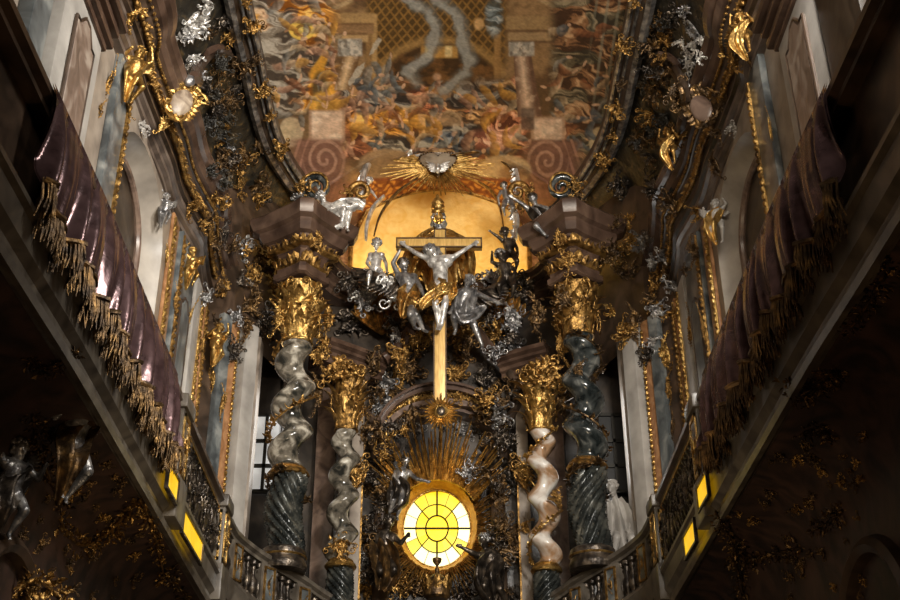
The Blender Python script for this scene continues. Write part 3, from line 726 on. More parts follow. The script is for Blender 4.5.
COR_PROF = [(-.1,0),(.07,0),(.07,.09),(.04,.10),(.14,.13),(.14,.22),(.10,.23),(.20,.27),(.20,.36),(.26,.40),(.26,.45),(.15,.48),(.15,.60),(.20,.66),(.28,.74),(.36,.86),(.42,.88),(.42,.93),(.34,.95),(.34,1.03),(.46,1.06),(.53,1.13),(.53,1.20),(.48,1.22),(.60,1.26),(.66,1.34),(.66,1.38),(.50,1.40),(-.1,1.42)]
CORN, COVE = {}, {}
M['cornice_lit'] = mat('brown_cornice_marble_lit', (.06,.043,.034), (.19,.145,.115), 1.4, 0, .3, 0, distort=1.0, c3=(.12,.088,.068))  # pale tone stands for light falling on the lower mouldings
for s in (-1, 1):
    nm = side_name(s); k = 3 if s > 0 else 0
    # main wall with an arched recess
    X = 5.05; t0, t1, Hs, rise = 15.35, 18.6, 11.3, 1.1
    mb = MB()
    mb.add(([mx(W(-X, a, H), s) for a, H in ((-4,-1.6),(t0,-1.6),(t0,17.5),(-4,17.5))], [(0,1,2,3)]))
    mb.add(([mx(W(-X, a, H), s) for a, H in ((t1,-1.6),(22.2,-1.6),(22.2,17.5),(t1,17.5))], [(0,1,2,3)]))
    mb.add(([mx(W(-X, a, H), s) for a, H in ((t0,-1.6),(t1,-1.6),(t1,6.5),(t0,6.5))], [(0,1,2,3)]))
    ar = arch_pts(t0, t1, 6.5, Hs, rise); v = []; f = []
    for a, H in ar[1:-1]: v += [mx(W(-X, a, H), s), mx(W(-X, a, 17.5), s)]
    for i in range(len(v)//2-1): f.append((2*i, 2*i+2, 2*i+3, 2*i+1))
    mb.add((v, f)); mb.build('wall_' + nm, M['beige'], kind='structure', smooth=0, recalc=False)
    # splayed recess, lit cream jamb and a dark blind window in it
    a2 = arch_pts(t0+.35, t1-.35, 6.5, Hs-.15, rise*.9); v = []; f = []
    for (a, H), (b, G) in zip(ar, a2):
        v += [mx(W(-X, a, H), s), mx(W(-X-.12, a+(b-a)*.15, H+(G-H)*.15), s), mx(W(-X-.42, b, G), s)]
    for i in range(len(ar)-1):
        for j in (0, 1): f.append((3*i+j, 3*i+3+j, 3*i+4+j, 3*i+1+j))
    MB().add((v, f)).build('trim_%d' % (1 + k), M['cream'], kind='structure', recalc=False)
    v = [mx(W(-X-.40, a, H), s) for a, H in a2]; 
    MB().add((v, [tuple(range(len(v)))])).build('window_%d' % (2 if s < 0 else 3), M['dark'], kind='structure', smooth=0, recalc=False)
    rim = [mx(W(-X-.36, a, H), s) for a, H in a2]
    MB().add(tube(rim, .07, 8)).build('trim_%d' % (2 + k), M['rose'], kind='structure')
    # oblique end of the wall towards the altar, leaving a tall opening beside the column
    v = [mx(W(x, t, H), s) for x, t in ((-5.05,22.2),(-4.52,23.0)) for H in (-1.6, 17.3)]
    mb = MB().add((v, [(0,2,3,1)]))
    v = [mx(W(x, t, H), s) for x, t in ((-3.62,25.2),(-3.4,25.9),(-3.35,27.4)) for H in (-1.6, 17.3)]
    mb.add((v, [(0,2,3,1),(2,4,5,3)]))
    v = [mx(W(x, t, H), s) for x, t in ((-4.52,23.0),(-3.62,25.2)) for H in (12.2, 17.3)]
    mb.add((v, [(0,2,3,1)])); mb.build('wall_' + nm + '_end', M['dark_brown'], kind='structure', smooth=0, recalc=False)
    # big entablature: the cornice swung along the wall
    path = [mx(Vector((p.x-.60, p.y, 12.5+EYE)), s) for p in smooth_path(LIP, 5)]
    i0, i1 = 9, 17
    c = MB().add(sweep(path, COR_PROF[i0-1:i1+2] + [(-.1, COR_PROF[i1+1][1]), (-.1, COR_PROF[i0-1][1])], side=-s)).build('trim_%d' % (7 if s < 0 else 8), M['dark_brown'], kind='structure', smooth=25)  # darker frieze between paler mouldings: light and shade put into the colours
    MB().add(sweep(path, COR_PROF[:i0+1] + [(-.1, COR_PROF[i0][1])], side=-s)).build('architrave', M['cornice_lit'], c, smooth=25)
    MB().add(sweep(path, [(-.1, COR_PROF[i1][1])] + COR_PROF[i1:], side=-s)).build('corona', M['brown'], c, smooth=25)
    CORN[s] = c
    # gilded band of leaves and pearls along the frieze, and a pearl row under the lip
    mb = MB(); rng = random.Random(40+s); d = 0; pth = smooth_path(LIP, 14)
    for a, b in zip(pth, pth[1:]):
        tg = (b-a).normalized(); nn = Vector((tg.y, -tg.x, 0)); d += (b-a).length
        base = Vector((a.x-.60, a.y, 12.5+EYE)) + nn*.25; o = Vector((nn.x*(-s)*.8, nn.y*.8, -.6))
        fm = frame_at(mx(base + Vector((0,0,.70)), s), o)
        for q in (-1, 1):
            mb.add(leaf(.17, .06, 1.3, rng, 5, 1.5), fm @ Matrix.Rotation(q*rng.uniform(.5,1.5), 4, 'Y'))
        mb.add(ellipsoid(mx(base + nn*.03 + Vector((0,0,.68)), s), .05, nu=8, nv=6))
        mb.add(ellipsoid(mx(base + nn*.17 + Vector((0,0,.88)), s), .035, nu=6, nv=4))
    mb.build('gold_band', M['gold_dim'], c)
    # the dark painted cove from the cornice up to the vault frame
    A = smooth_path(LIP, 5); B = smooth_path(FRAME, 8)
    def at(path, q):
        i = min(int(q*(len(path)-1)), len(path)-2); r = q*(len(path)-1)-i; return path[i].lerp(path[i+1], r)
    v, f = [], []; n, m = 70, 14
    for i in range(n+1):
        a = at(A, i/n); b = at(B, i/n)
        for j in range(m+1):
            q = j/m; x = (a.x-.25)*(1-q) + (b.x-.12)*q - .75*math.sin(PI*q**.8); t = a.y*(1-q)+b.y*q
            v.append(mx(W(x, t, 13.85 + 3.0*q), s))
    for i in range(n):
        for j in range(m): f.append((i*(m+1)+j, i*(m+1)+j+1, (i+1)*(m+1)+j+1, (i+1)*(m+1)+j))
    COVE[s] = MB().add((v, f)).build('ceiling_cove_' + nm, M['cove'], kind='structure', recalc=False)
    # vault frame: silver outer fillet, dark hollow, thin gilt fillets
    fp = [mx(Vector((p.x, p.y, 16.72+EYE)), s) for p in smooth_path(FRAME, 8)]
    fr = MB().add(sweep(fp, [(-.16,-.10),(-.02,-.14),(.10,-.06),(.30,-.02),(.30,.14),(-.16,.14)], side=-s)).build('trim_%d' % (10 if s < 0 else 11), M['dark_brown'], kind='structure')
    MB().add(sweep(fp, [(-.20,-.16),(-.10,-.22),(-.01,-.17),(-.01,-.08),(-.20,-.06)], side=-s)).build('silver_fillet', M['silver_dim'], fr)
    MB().add(sweep(fp, [(.20,-.10),(.25,-.13),(.30,-.09),(.30,.0),(.20,.0)], side=-s)).add(sweep(fp, [(.08,-.10),(.11,-.13),(.14,-.09),(.14,.0),(.08,.0)], side=-s)).build('gilt_fillet', M['silver_dim'], fr)
# ======================= wall pilasters and strips =======================
def strip(s, px0, px1, py, X, name, label, m, cat='pilaster', H0=6.3, H1=12.52, panel=None, edge=None, group=None, back=5.05, cap=False):
    """a flat upright of marble or stucco on the side wall"""
    a = PX(px0, py, -X).y; b = PX(px1, py, -X).y
    root = thing(name, label, cat, mx(W(-X, (a+b)/2, H0), s), group)
    xs = sorted((s*X, s*back))
    MB().add(box(xs[0], xs[1], a, b, H0+EYE, H1+EYE, .03)).build('shaft', M[m], root)
    xf = s*(X-.035); w = b-a
    if panel:
        pm, h0, h1 = panel; q0, q1 = a+w*.27, b-w*.27; ch = (q1-q0)*.3
        def outl(x, g):
            A, B = q0-g, q1+g
            return [(x,A,h0-g),(x,B,h0-g),(x,B,h1+g-ch),(x,B-ch*.6,h1+g-ch),(x,(A+B)/2+ch*.4,h1+g),(x,(A+B)/2-ch*.4,h1+g),(x,A+ch*.6,h1+g-ch),(x,A,h1+g-ch)]
        n = 8; o = outl(s*X, .05); i_ = outl(s*(X-.05), 0.0); v = [mx((0,0,0),1)]*0
        v = [(p[0], p[1], p[2]+EYE) for p in o + i_]
        MB().add((v, [tuple(range(n, 2*n))] + [(k,(k+1)%n,n+(k+1)%n,n+k) for k in range(n)])).build('inset_panel', M[pm], root, smooth=0)
        MB().add(tube([(p[0], p[1], p[2]+EYE) for p in outl(s*(X-.03), .05)] + [(lambda p:(p[0],p[1],p[2]+EYE))(outl(s*(X-.03), .05)[0])], .025, 6)).build('panel_moulding', M['dark_brown'], root)
    if edge:
        mb = MB(); rng = random.Random(int(px0)); em, kind = edge
        for q in ((a+.05, b-.05) if kind == 'both' else ((b-.05,) if kind == 'far' else (a+.05,))):
            mb.add(box(min(xf, s*X), max(xf, s*X), q-.03, q+.03, H0+.2+EYE, H1-.1+EYE))
            z = H0+.3
            while z < H1-.2:
                mb.add(ellipsoid((xf, q, z+EYE), .045, .045, .06, 6, 5)); z += .13
        mb.build('gilt_edge', M[em], root)
    if cap:
        mb = MB()
        for dz, o in ((0,.05),(.10,.12),(.22,.08),(.34,.16),(.50,.24)):
            x0, x1 = sorted((s*(X-o), s*back)); mb.add(box(x0, x1, a-o, b+o, H1-.75+dz+EYE, H1-.75+dz+.13+EYE, .03))
        mb.build('capital', M['brown'], root)
    return root

for s in (-1, 1):
    sn = side_name(s); wl = 'left wall' if s < 0 else 'right wall'
    strip(s, 54, 100, 60, 4.72, 'pilaster', 'broad pale pilaster with a brown marbled inset panel on the %s' % wl, 'white', panel=('brown_light', 7.0, 11.0), cap=True, H1=12.0)
    if s > 0: strip(s, 8, 53, 60, 4.71, 'pilaster', 'dark wall strip toned as shade beside the broad pilaster of the right wall', 'dark')  # dark strip added over the lit side face, shade put into its colour
    if s < 0: strip(s, 22, 42, 60, 4.85, 'pilaster', 'shaded blue grey marble strip before the broad pilaster of the %s' % wl, 'bluegrey')
    strip(s, 107, 122, 150, 4.93, 'pilaster', 'blue grey marble strip between broad pilaster and arched recess of the %s' % wl, 'bluegrey', edge=('gold_dim','far'))
    strip(s, 164, 171, 300, 4.98, 'pilaster', 'thin orange brown strip with gilt edge beside the arched recess on the %s' % wl, 'orange_marble', edge=('gold','near'))
    strip(s, 172, 189, 330, 4.93, 'pilaster', 'blue grey marble pilaster with inset panel just past the recess on the %s' % wl, 'bluegrey', panel=('bluegrey', 7.5, 11.3), edge=('gold_dim','near'))
    strip(s, 190, 197, 350, 4.95, 'pilaster', 'narrow pale stucco strip with gilt edge on the %s' % wl, 'white', edge=('gold','far'))
    strip(s, 198, 206, 380, 4.94, 'pilaster', 'narrow orange brown marble strip with gilt edge on the %s' % wl, 'orange_marble', edge=('gold_dim','near'))
    # pilasters standing on the oblique wall end
    def oblique(px0, px1, py, depth0, depth1, name, label, m, edge=None, H0=6.3, H1=12.4):
        def hit(px):
            # meets the oblique plan line (-5.05,22.2) - (-4.52,23.0)
            d = ray(px, py); A = Vector((-5.05, 22.2)); B = Vector((-4.52, 23.0)); e = B-A
            k = (d.x*A.y - d.y*A.x)/(d.y*e.x - d.x*e.y); return A + e*k
        a, b = hit(px0), hit(px1); e = (b-a).normalized(); nrm = Vector((e.y, -e.x))
        root = thing(name, label, 'pilaster', mx(W((a.x+b.x)/2, (a.y+b.y)/2, H0), s))
        vs, fs = box(0, (b-a).length, depth0, depth1, H0+EYE, H1+EYE, .03)
        MB().add(([mx((a.x + e.x*x + nrm.x*y, a.y + e.y*x + nrm.y*y, z), s) for x, y, z in vs], fs)).build('shaft', M[m], root)
        if edge:
            mb = MB(); z = H0+.2
            while z < H1-.2:
                q = a + e*((b-a).length-.05) + nrm*(depth1+.02); mb.add(ellipsoid(mx((q.x, q.y, z+EYE), s), .04, .04, .06, 6, 5)); z += .12
            mb.build('gilt_edge', M[edge], root)
    oblique(207, 217, 430, 0, .16, 'pilaster', 'slim blue grey marble pilaster near the altar end of the %s' % wl, 'bluegrey')
    oblique(217, 227, 430, 0, .10, 'pilaster', 'red brown marble pilaster with gilt edge at the altar end of the %s' % wl, 'orange_marble', 'gold')
    oblique(228, 241, 430, 0, .30, 'pilaster', 'bright white stucco pilaster beside the tall opening on the %s' % sn, 'white')
    # stone jamb, and lit window panes seen in the opening beside the column
    j = P(249, 430, 23.9)
    MB().add(([mx(v, s) for v in box(j.x-.16, j.x+.14, 23.7, 24.1, 6.3+EYE, 12.4+EYE, .03)[0]], box(0,1,0,1,0,1,.03)[1])).build('door_jamb', M['beige'], label='beige stone jamb of the tall opening behind the big %s column' % sn, cat='door jamb')
    j2 = P(262, 440, 25.0)
    wn = thing('window_%d' % (4 if s < 0 else 5), None, None, mx(Vector((j2.x, 25.2, 9+EYE)), s), kind='structure')
    v, f = box(j2.x-.42, j2.x+.5, 25.3, 25.36, 9.35+EYE, 11.2+EYE)
    MB().add(([mx(p, s) for p in v], f)).build('glass', M['pane'] if s < 0 else M['black'], wn, smooth=0)
    mb = MB()
    for z in (9.35, 9.95, 10.55, 11.2): mb.add(([mx(p, s) for p in box(j2.x-.45, j2.x+.53, 25.24, 25.32, z-.04+EYE, z+.04+EYE)[0]], f))
    for x in (j2.x-.42, j2.x+.04, j2.x+.5): mb.add(([mx(p, s) for p in box(x-.035, x+.035, 25.24, 25.32, 9.35+EYE, 11.2+EYE)[0]], f))
    mb.build('glazing_bars', M['iron'], wn, smooth=0)
    v, f = box(-4.4, -3.2, 25.45, 25.5, 6+EYE, 13+EYE)
    MB().add(([mx(p, s) for p in v], f)).build('wall_' + sn + '_lobby', M['dark'], kind='structure', smooth=0)

LOWER = {}
# ======================= galleries =======================
RAIL_PROF = [(-.16,-.02),(-.16,-.12),(-.10,-.20),(.10,-.20),(.10,-.14),(.17,-.10),(.17,-.02),(.10,.03),(-.10,.03)]
SLAB_PROF = [(-1.3,-.38),(-.02,-.42),(.02,-.50),(.10,-.52),(.12,-.44),(.07,-.38),(.07,-.30),(.15,-.22),(.15,.04),(.20,.08),(.20,.14),(.12,.18),(-1.3,.18)]
def lerp_path(path, t):
    for a, b in zip(path, path[1:]):
        if a.y <= t <= b.y: return a.lerp(b, (t-a.y)/(b.y-a.y))
    return path[0] if t < path[0].y else path[-1]
def baluster_vf():
    pr = [(.085,0),(.085,.04),(.05,.07),(.075,.13),(.10,.22),(.085,.32),(.045,.42),(.035,.50),(.055,.54),(.045,.60),(.085,.64),(.085,.70)]
    return lathe(pr, 10)
for s in (-1, 1):
    sn = side_name(s); 
    base = [(-3.86,5.0),(-3.84,9.0),(-3.82,10.9),(-3.85,13.2),(-3.88,15.4),(-3.92,18),(-3.95,20.5)]
    path = [mx(Vector((x, t, 0)), s) for x, t in base]; zr = 7.35
    g = thing('gallery_balcony', 'long side gallery with dark handrail and marble edge along the %s wall' % sn, 'gallery', mx(W(-3.9, 13, 5.8), s))
    pz = [Vector((p.x, p.y, zr+EYE)) for p in smooth_path(path, 4)]
    MB().add(sweep(pz, RAIL_PROF, side=-s)).build('handrail', M['dark_brown'], g, smooth=25)
    pz2 = [Vector((p.x, p.y, 5.88+EYE)) for p in smooth_path(path, 4)]
    MB().add(sweep(pz2, SLAB_PROF, side=-s)).build('floor_edge', M['slab'], g, smooth=25)
    pz3 = [Vector((p.x, p.y, 6.04+EYE)) for p in smooth_path(path, 4)]
    lo = [q for q in pz3 if q.y < 16.2]
    MB().add(sweep(lo, [(-.15,0),(-.05,0),(-.05,1.2),(-.15,1.2)], side=-s)).build('solid_parapet', M['dark_brown'], g, smooth=25)
    MB().add(sweep([q for q in pz3 if q.y > 15.9], [(-.10,0),(.12,0),(.12,.07),(-.10,.07)], side=-s)).build('plinth', M['slab'], g, smooth=25)
    # gilded bars of the inner rail (catching the light)
    MB().add(sweep([Vector((p.x, p.y, p.z-.24)) for p in pz if 16 < p.y < 20.4], [(.02,0),(.10,0),(.10,.06),(.02,.06)], side=-s)).build('gilt_rail', M['gold'], g)
    for i, t in enumerate((16.15, 20.35)):
        q = lerp_path(path, t); xi = q.x + (.12 if s < 0 else -.12)
        po = MB().add(box(q.x-.2, q.x+.2, t-.26, t+.26, 6.0+EYE, 7.2+EYE, .03)).add(box(q.x-.25, q.x+.25, t-.31, t+.31, 7.15+EYE, 7.38+EYE, .04)).add(box(q.x-.25, q.x+.25, t-.31, t+.31, 5.5+EYE, 6.14+EYE, .04)).build('post', M['slab'], g)
        fx = q.x - s*.2; mb = MB()
        for (a, b, c, d) in ((t-.20,t+.20,6.20,6.26),(t-.20,t+.20,7.04,7.10),(t-.20,t-.15,6.20,7.10),(t+.15,t+.20,6.20,7.10)):
            mb.add(box(fx-.02, fx+.02, a, b, c+EYE, d+EYE))
        mb.add(cluster(.24, .6, .08, 5+i, 8, 2, 2), frame_at((fx, t, 6.65+EYE), (-s, 0, 0)))
        yf = t-.26
        for (a, b, c, d) in ((-.15,.15,6.20,6.26),(-.15,.15,7.04,7.10),(-.15,-.11,6.20,7.10),(.11,.15,6.20,7.10)):
            mb.add(box(q.x+a, q.x+b, yf-.02, yf+.02, c+EYE, d+EYE))
        mb.build('gilt_frame', M['gold'], po)
    bal = None; t = 16.62
    while t < 20.05:
        q = lerp_path(path, t)
        if bal is None: bal = MB().add(baluster_vf(), Matrix.Translation((q.x, q.y, 6.10+EYE)) @ Matrix.Diagonal((1.15,1.15,1.55,1))).build('baluster', M['bronze'], g); q0 = q
        else:
            c = bal.copy(); COL.objects.link(c); c.parent = g; c.location = bal.location + Vector((q.x-q0.x, q.y-q0.y, 0))
        t += .205
    # carved bronze scrollwork filling between the balusters
    mb = MB(); rng = random.Random(3+s); t = 16.6
    while t < 20.1:
        q = lerp_path(path, t); mb.add(cluster(.34, .8, .08, int(t*100), 9, 2, 2, 0), frame_at((q.x - s*.08, t, 6.6+rng.uniform(-.1,.1)+EYE), (-s, 0, 0))); t += .34
    mb.build('scrollwork', M['bronze'], g)
    # emissive amber panels set in the edge of the gallery floor
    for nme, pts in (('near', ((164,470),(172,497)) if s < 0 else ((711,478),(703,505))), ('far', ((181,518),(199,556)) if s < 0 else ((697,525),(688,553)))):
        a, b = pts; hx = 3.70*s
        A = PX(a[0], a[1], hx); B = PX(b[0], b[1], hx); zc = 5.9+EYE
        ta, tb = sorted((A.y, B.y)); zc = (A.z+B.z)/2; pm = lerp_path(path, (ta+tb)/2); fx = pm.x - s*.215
        pr = thing('amber_panel', '%s glowing amber panel in the edge of the %s gallery' % ('upper' if nme == 'near' else 'lower', sn), 'light panel', (fx, (ta+tb)/2, zc-.2))
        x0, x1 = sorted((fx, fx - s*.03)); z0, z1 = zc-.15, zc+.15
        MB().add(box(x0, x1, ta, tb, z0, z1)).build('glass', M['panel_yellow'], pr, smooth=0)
        x0, x1 = sorted((fx, fx - s*.05)); mb = MB()
        for (p, q, r, u) in ((ta-.04,tb+.04,z0-.04,z0),(ta-.04,tb+.04,z1,z1+.04),(ta-.04,ta,z0,z1),(tb,tb+.04,z0,z1)): mb.add(box(x0, x1, p, q, r, u))
        mb.build('frame', M['bronze'], pr, smooth=0)
    # choir gallery turning inwards in front of the altar
    ch = [(-3.95,20.6,7.3),(-3.93,21.2,7.25),(-3.86,21.7,7.2),(-3.55,22.4,7.1),(-3.18,22.9,7.0),(-2.76,23.35,6.85),(-2.40,23.8,6.7),(-1.9,24.2,6.55)]
    cpth = [mx(W(x, t, H), s) for x, t, H in ch]; cs = smooth_path(cpth, 4)
    cg = thing('choir_balustrade', 'curved choir balustrade below the big twisted column on the %s' % sn, 'balustrade', mx(W(-3.2, 22.9, 5.8), s))
    MB().add(sweep(cs, RAIL_PROF, side=-s)).build('handrail', M['slab'], cg, smooth=25)
    MB().add(sweep([p - Vector((0,0,.95)) for p in cs], [(-.16,-.5),(.16,-.5),(.2,-.1),(.14,0),(-.16,0)], side=-s)).build('plinth', M['slab'], cg, smooth=25)
    for q in (.30, .52, .72):
        p = cs[int(q*(len(cs)-1))]; tgt = (cs[int(q*(len(cs)-1))+1] - p).normalized(); nn = Vector((tgt.y, -tgt.x, 0))*(-s)
        fm = frame_at(p, nn)
        po = MB().add(box(-.2, .2, -.2, .14, -1.1, -.18, .02), fm).build('post', M['slab'], cg)
        mb = MB()
        for (a, b, c, d) in ((-.14,.14,-.92,-.88),(-.14,.14,-.28,-.24),(-.14,-.10,-.92,-.24),(.10,.14,-.92,-.24)): mb.add(box(a, b, .13, .17, c, d), fm)
        mb.add(cluster(.14, .4, .05, int(q*100), 6, 1, 2), fm @ Matrix.Translation((0,.15,-.58)))
        mb.build('gilt_frame', M['gold_dim'], po)
        MB().add(box(-.10, .10, .13, .15, -.88, -.28), fm).build('inset_panel', M['bluegrey'], po)
    k0 = int(.2*(len(cs)-1)); acc = 0; last = None
    for a, b in zip(cs[k0:], cs[k0+1:]):
        n = max(1, int(round((b-a).length/.2)))
        for i in range(n):
            p = a.lerp(b, i/n)
            MB().add(baluster_vf(), Matrix.Translation((p.x, p.y, p.z-.92))).build('baluster', M['bronze'], cg)

    # satin hanging draped over the parapet with a heavy fringe
    hg = thing('drapery_hanging', 'plum satin drapery with gold fringe hung over the %s gallery' % sn, 'drapery', mx(W(-3.6, 12.5, 6.4), s))
    t0, t1 = 8.9, 15.25; n, m = 420, 22; v, f = [], []; rng = random.Random(9)
    ph = [rng.uniform(0, 6) for _ in range(6)]; edge_pts = []
    for lay in (0, 1):
        for i in range(n+1):
            t = t0 + (t1-t0)*i/n; q = lerp_path([Vector((-abs(p.x), p.y, 0)) for p in path], t)
            bot = 6.22 - .12*abs(math.sin((t-t0)*PI/1.25))
            for j in range(m+1):
                r = j/m; z = 7.37 + (bot-7.37)*r
                sl = t*1.0 + r*.28
                fold = .085*math.sin(sl*14 + ph[0] + 1.3*math.sin(sl*2.1)) + .045*math.sin(sl*23 + ph[1]+math.sin(sl*3)) + .018*math.sin(sl*41+ph[2])
                x = q.x + .17 + .06*math.sin(r*PI) + fold*(.15+r*.85) + .08*r**1.3
                if r < .04: x = q.x + .19
                x -= lay*.02
                v.append(mx(W(x, t, z), s))
                if j == m and lay == 0: edge_pts.append((x, t, z))
    N = (n+1)*(m+1)
    for i in range(n):
        for j in range(m):
            a = i*(m+1)+j; f.append((a, a+1, a+m+2, a+m+1)); f.append((N+a, N+a+m+1, N+a+m+2, N+a+1))
        a = i*(m+1)+m; f.append((a, N+a, N+a+m+1, a+m+1))
    MB().add((v, f)).build('cloth', M['satin'], hg, smooth=80)
    mb = MB()
    for i, (x, t, z) in enumerate(edge_pts):
        for _ in range(2):
            L = rng.uniform(.26, .38); dt = rng.uniform(-.012, .012)
            mb.add(tube([mx(W(x, t+dt, z+.05), s), mx(W(x+rng.uniform(0,.04), t+dt+rng.uniform(-.015,.015), z-L*.5), s), mx(W(x+rng.uniform(-.02,.05), t+dt+rng.uniform(-.03,.03), z-L), s)], [.011,.014,.006], 4))
    mb.add(tube([mx(W(x+.015, t, z+.03), s) for x, t, z in edge_pts[::4]], .035, 6))
    mb.build('fringe', M['gold_dark'], hg)
    # wall below the gallery: coved soffit down to the shadowy lower wall
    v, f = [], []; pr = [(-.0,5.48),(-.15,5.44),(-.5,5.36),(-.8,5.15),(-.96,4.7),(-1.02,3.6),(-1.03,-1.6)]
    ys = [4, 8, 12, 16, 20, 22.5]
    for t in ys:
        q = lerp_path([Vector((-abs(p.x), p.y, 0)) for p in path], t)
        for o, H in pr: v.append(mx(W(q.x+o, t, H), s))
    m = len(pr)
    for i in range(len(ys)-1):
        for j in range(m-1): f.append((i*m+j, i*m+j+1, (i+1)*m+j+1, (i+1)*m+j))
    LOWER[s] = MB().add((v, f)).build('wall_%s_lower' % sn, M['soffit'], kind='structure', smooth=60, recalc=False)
    # dark arches with moulded rims on the lower wall
    for i, (tc, w) in enumerate(((9.6,1.3),(13.2,1.3),(16.8,1.3))):
        pts = [mx(W(-(3.85+1.0), tc+w*math.cos(a), 2.6+1.6*math.sin(a)), s) for a in [PI*k/24 for k in range(25)]]
        MB().add(tube(pts, .12, 8, 1.4)).build('trim_%d' % (20 + i + (3 if s > 0 else 0)), M['dark_brown'], kind='structure')
# ======================= twisted columns =======================
def twisted_shaft(c, z0, z1, r, amp, turns, ph=0, hand=1, n=28, taper=.94, swell=.10):
    v, f = [], []; m = int(turns*26)
    for i in range(m+1):
        q = i/m; a = ph + hand*2*PI*turns*q; z = z0 + (z1-z0)*q
        k = min(1, q/.08, (1-q)/.08); rr = r*(1 - (1-taper)*q)
        ox, oy = amp*k*math.cos(a), amp*k*math.sin(a)
        for j in range(n):
            b = 2*PI*j/n; e = 1 + swell*k*math.cos(b - a)
            v.append((c[0] + ox + rr*e*math.cos(b), c[1] + oy + rr*e*math.sin(b), z))
    for i in range(m):
        for j in range(n): f.append((i*n+j, i*n+(j+1)%n, (i+1)*n+(j+1)%n, (i+1)*n+j))
    f.append(tuple(range(n-1,-1,-1))); f.append(tuple(m*n+j for j in range(n)))
    return v, f
def fluted_drum(c, z0, z1, r, flutes=11, twist=1.5, depth=.10, belly=.12, n=110, m=36, amp=0):
    v, f = [], []
    for i in range(m+1):
        q = i/m; z = z0 + (z1-z0)*q; rr = r*(1 + belly*math.sin(PI*q*.9+.3))
        ox, oy = amp*math.cos(2*PI*q*1.0), amp*math.sin(2*PI*q*1.0)
        for j in range(n):
            b = 2*PI*j/n; g = 1 - depth*abs(math.sin((b*flutes + twist*2*PI*q)/2*1.0))**.7
            v.append((c[0] + ox + rr*g*math.cos(b), c[1] + oy + rr*g*math.sin(b), z))
    for i in range(m):
        for j in range(n): f.append((i*n+j, i*n+(j+1)%n, (i+1)*n+(j+1)%n, (i+1)*n+j))
    f.append(tuple(range(n-1,-1,-1))); f.append(tuple(m*n+j for j in range(n)))
    return v, f
def corinthian(c, z0, h, r, seed):
    """bell wrapped in three tiers of acanthus leaves with corner volutes"""
    rng = random.Random(seed); mb = MB()
    mb.add(lathe([(r*.98,0),(r*.95,h*.3),(r*1.05,h*.6),(r*1.3,h*.88),(r*1.45,h*.93)], 20, (c[0],c[1],z0)))
    mb.add(tube([(c[0]+r*1.04*math.cos(2*PI*k/24), c[1]+r*1.04*math.sin(2*PI*k/24), z0+.02*h) for k in range(25)], r*.09, 6))
    for tier, (z, n, L, W_) in enumerate(((.02,9,.48,.32),(.24,9,.50,.34),(.46,8,.44,.30))):
        for k in range(n):
            a = 2*PI*(k + .5*(tier%2))/n; rr = r*(.98 + .10*tier)
            fm = frame_at((c[0]+rr*math.cos(a), c[1]+rr*math.sin(a), z0+h*z), (math.cos(a), math.sin(a), 0))
            mb.add(leaf(h*L*rng.uniform(.9,1.1), r*W_*1.2, rng.uniform(1.5,2.2), rng, 8, 3), fm @ Matrix.Rotation(rng.uniform(-.12,.12), 4, 'Y'))
    for k in range(8):
        a = 2*PI*(k//2)/4 + PI/4 + (.20 if k % 2 else -.20); rr = r*1.45
        fm = frame_at((c[0]+rr*math.cos(a), c[1]+rr*math.sin(a), z0+h*.90), (math.cos(a), math.sin(a), 0))
        mb.add(spiral(r*.30, 1.5, r*.09, 1 if k % 2 else -1), fm)
    for k in range(9):
        a = 2*PI*k/9 + rng.uniform(-.2,.2); fm = frame_at((c[0]+r*1.18*math.cos(a), c[1]+r*1.18*math.sin(a), z0+h*rng.uniform(.3,.62)), (math.cos(a), math.sin(a), .1), rng.uniform(-.5,.5))
        mb.add(cluster(r*1.1, h*.55, r*.5, seed*10+k, 9, 3, 3, 0), fm)
    for k in range(10):
        a = rng.uniform(0, 2*PI); fm = frame_at((c[0]+r*1.35*math.cos(a), c[1]+r*1.35*math.sin(a), z0+h*rng.uniform(.5,.9)), (math.cos(a), math.sin(a), 0))
        mb.add(rosette(r*.2, 6), fm)
    return mb.v, mb.f
def vine_vf(c, z0, z1, r, turns, seed, ph=0, n_l=30, hand=1):
    rng = random.Random(seed); mb = MB(); pts = []
    for i in range(60):
        q = i/59; a = ph + hand*2*PI*turns*q; pts.append(Vector((c[0]+r*math.cos(a), c[1]+r*math.sin(a), z0+(z1-z0)*q)))
    mb.add(tube(pts, r*.055, 6))
    for i in range(n_l*2):
        p = rng.choice(pts); o = Vector((p.x-c[0], p.y-c[1], 0)).normalized()
        d = (o*.5 + Vector((rng.uniform(-1,1), rng.uniform(-1,1), rng.uniform(-1,1)))).normalized()
        mb.add(leaf(r*rng.uniform(.22,.42), r*.12, 1.4, rng, 5, 2.4), Matrix.Translation(p + o*r*.03) @ d.to_track_quat('Z','Y').to_matrix().to_4x4())
    return mb.v, mb.f
def square_plan(rot, ch=.22, conc=.06):
    """a square with cut corners and slightly hollow sides, turned by rot"""
    out = []
    for k in range(4):
        a = rot + k*PI/2
        for x, y in ((1, -1+ch), (1-conc, -.4), (1-conc, .4), (1, 1-ch), (1-ch, 1)):
            out.append((x*math.cos(a) - y*math.sin(a), x*math.sin(a) + y*math.cos(a)))
    return out
